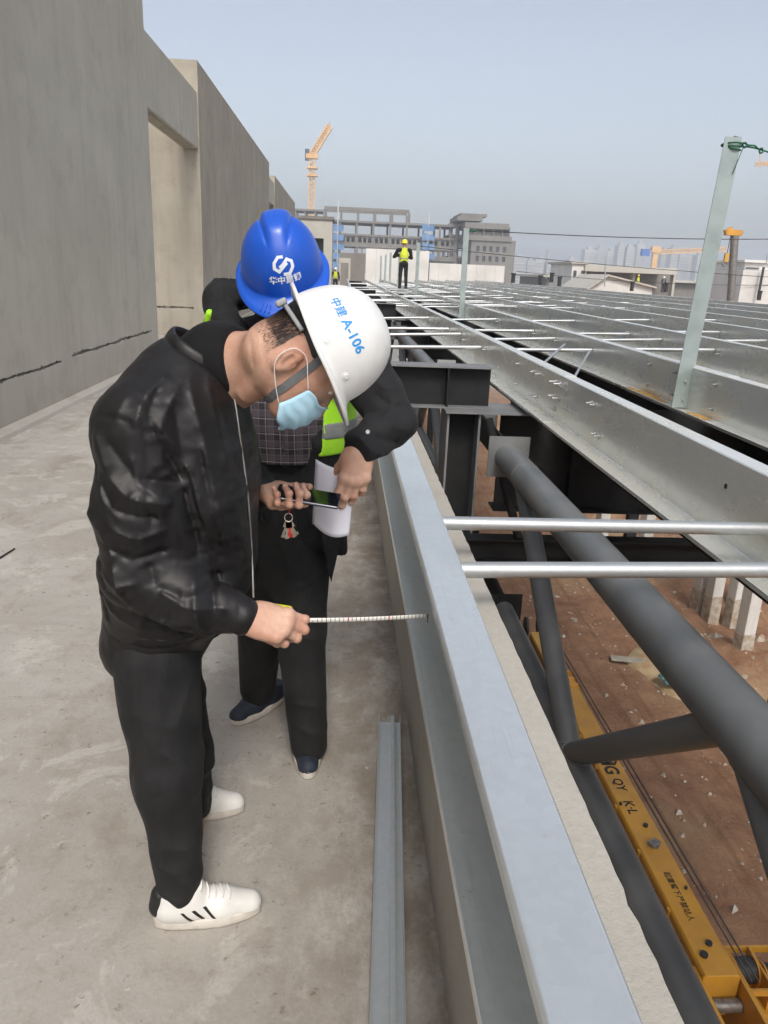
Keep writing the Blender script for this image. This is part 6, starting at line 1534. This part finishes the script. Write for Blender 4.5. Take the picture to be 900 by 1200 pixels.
# folded sheet of paper
pp = empty('paper_sheet', V(390, 580, 1.97), 'curled white sheet of paper held by the person in the blue helmet', 'paper')
mb = MB(); nu, nv = 10, 14; vs = []
c4 = [V(370, 538, 2.035), V(416, 548, 2.015), V(409, 628, 2.00), V(366, 614, 2.03)]
for j in range(nv+1):
    for i in range(nu+1):
        a, b = i/nu, j/nv; p = (c4[0]*(1-a)+c4[1]*a)*(1-b)+(c4[3]*(1-a)+c4[2]*a)*b
        vs.append(p+Vector((0, -.020*sin(pi*a)-.006*sin(pi*b*1.5), -.014*sin(pi*a)*b-.008*(1-b)*sin(pi*a))))
mb.add(vs, [(j*(nu+1)+i, j*(nu+1)+i+1, (j+1)*(nu+1)+i+1, (j+1)*(nu+1)+i) for j in range(nv) for i in range(nu)], True); o = mb.build('sheet', M['paper'], pp); s_ = o.modifiers.new('thick', 'SOLIDIFY'); s_.thickness = .0006

# ------------------------------------------------------------------ distant workers
def worker(base, h, yaw, label, hatm, vestm, res=.022, arm='bent', grp='distant workers'):
    b = Vector(base); k = h/1.75; w_ = empty('person', b, label, 'person', grp); w_.rotation_euler.z = yaw
    P = lambda x, y, z: (x*k, y*k, z*k)
    def mk(name, F, pts, m): o = sbuild(name, F, pts, .2, res, m, None); o.parent = w_; return o
    T = Field(.04); T.cap(P(0, 0, .92), P(0, 0, .98), .15*k, .15*k)
    for s in (-1, 1): T.chain([P(.09*s, 0, .88), P(.11*s, .02, .48), P(.12*s, -.02, .10)], [.09*k, .07*k, .06*k], k=.02)
    T.clip(P(0, 0, .06), (0, 0, -1), .01); mk('trousers', T, [P(-.2, 0, 0), P(.2, 0, 1.0)], M['trousers'])
    S2 = Field(.03)
    for s in (-1, 1): S2.cap(P(.12*s, -.05, .04), P(.13*s, .13, .03), .05*k, .042*k)
    S2.clip(P(0, 0, 0), (0, 0, -1), .004); mk('shoes', S2, [P(-.2, -.1, 0), P(.2, .2, .1)], M['blk'])
    J = Field(.04); arms = {'bent': ((-.24, .02, 1.38), (-.36, .10, 1.14), (-.14, .26, 1.22), (.24, .02, 1.38), (.30, .06, 1.12), (.16, .26, 1.16)), 'down': ((-.22, 0, 1.38), (-.27, .02, 1.10), (-.27, .08, .84), (.22, 0, 1.38), (.27, .02, 1.10), (.27, .08, .84))}[arm]
    J.chain([P(0, 0, .98), P(0, 0, 1.22), P(0, .01, 1.38)], [.135*k, .14*k, .12*k], sq=((0, 1, 0), 1.25)); J.cap(P(-.2, 0, 1.39), P(.2, 0, 1.39), .075*k, .075*k)
    J.chain([P(*q) for q in arms[:3]], [.07*k, .06*k, .05*k], k=.02); J.chain([P(*q) for q in arms[3:]], [.07*k, .06*k, .05*k], k=.02); mk('jacket', J, [P(-.4, -.1, .9), P(.4, .3, 1.5)], M['coat'])
    Ve = Field(.04); Ve.chain([P(0, 0, 1.0), P(0, 0, 1.22), P(0, .01, 1.40)], [.165*k, .165*k, .14*k], sq=((0, 1, 0), 1.15)); Ve.clip(P(0, 0, .94), (0, 0, -1), .01); Ve.clip(P(0, 0, 1.47), (0, 0, 1), .01); ve = mk('vest', Ve, [P(-.2, -.1, .9), P(.2, .2, 1.5)], vestm)
    for zz in (1.06, 1.2):
        Vb = Field(.04); Vb.chain([P(0, 0, 1.0), P(0, 0, 1.22)], [.172*k, .172*k], sq=((0, 1, 0), 1.15)); Vb.clip(P(0, 0, zz), (0, 0, -1), .004); Vb.clip(P(0, 0, zz+.045), (0, 0, 1), .004)
        o = sbuild('reflective_band', Vb, [P(-.2, -.1, .9), P(.2, .2, 1.3)], .1, res*.7, M['reflect'], None); o.parent = ve
    H = Field(.02); H.ell(P(0, .01, 1.61), ((1, 0, 0), (0, 1, 0), (0, 0, 1)), (.075*k, .095*k, .115*k)); H.cap(P(0, 0, 1.38), P(0, 0, 1.52), .06*k, .055*k); H.cap(P(0, .10, 1.60), P(0, .115, 1.575), .012*k, .014*k)
    for s in (0, 3):
        H.cap(P(*arms[s+2]), tuple(np.array(P(*arms[s+2]))+np.array((0, .03, -.07))*k), .035*k, .03*k)
    mk('body', H, [P(-.35, -.1, .8), P(.35, .3, 1.7)], M['skin'])
    hb_ = Hat(Vector(P(0, .01, 1.64)), (0, 1, 0), (0, 0, 1), a=.135*k, b=.118*k, h=.14*k, peak=.035); o = hb_.shell('hard_hat', hatm, None, nt=24, npn=8); o.parent = w_; o.matrix_local = Matrix.Identity(4)
    return w_
q = at(472, 333, y=31.); worker((q.x, 31, ztop(q.x)+.002), 1.78, radians(8), 'worker in yellow vest and yellow helmet standing on the purlins, seen from behind', M['hat_y'], M['hiviz_y'], .02)
q = at(393, 324, y=57.); worker((q.x, 57, 0.0), 1.7, radians(190), 'tiny worker in a green vest beside the stair house doorway', M['hat_w'], M['hiviz_y'], .03, 'down')
q = at(741, 325, y=92.); worker((q.x, 90, at(741, 333, y=90.).z-.7), 1.75, radians(150), 'tiny worker in a yellow green vest in front of the low building', M['hat_y'], M['hiviz_y'], .035, 'down')
q = at(770, 327, y=92.); worker((q.x, 90, at(770, 335, y=90.).z-.7), 1.75, radians(200), 'tiny dark dressed worker right of the one in the bright vest', M['hat_w'], M['strap'], .035, 'down')
# ------------------------------------------------------------------ hazy air
mb = MB(); mb.box(-1400, 1600, -700, 1700, GZ-1.5, 70); hz = mb.build('haze', None); hz.data.materials.clear()
hm = bpy.data.materials.new('haze_air'); hm.use_nodes = True; hn = hm.node_tree; hn.nodes.clear()
ho = hn.nodes.new('ShaderNodeOutputMaterial'); hv = hn.nodes.new('ShaderNodeVolumePrincipled')
hv.inputs['Color'].default_value = (.84, .89, .97, 1); hv.inputs['Density'].default_value = .0009; hv.inputs['Anisotropy'].default_value = .2
hn.links.new(hv.outputs[0], ho.inputs['Volume']); hz.data.materials.append(hm); tag(hz, kind='stuff')
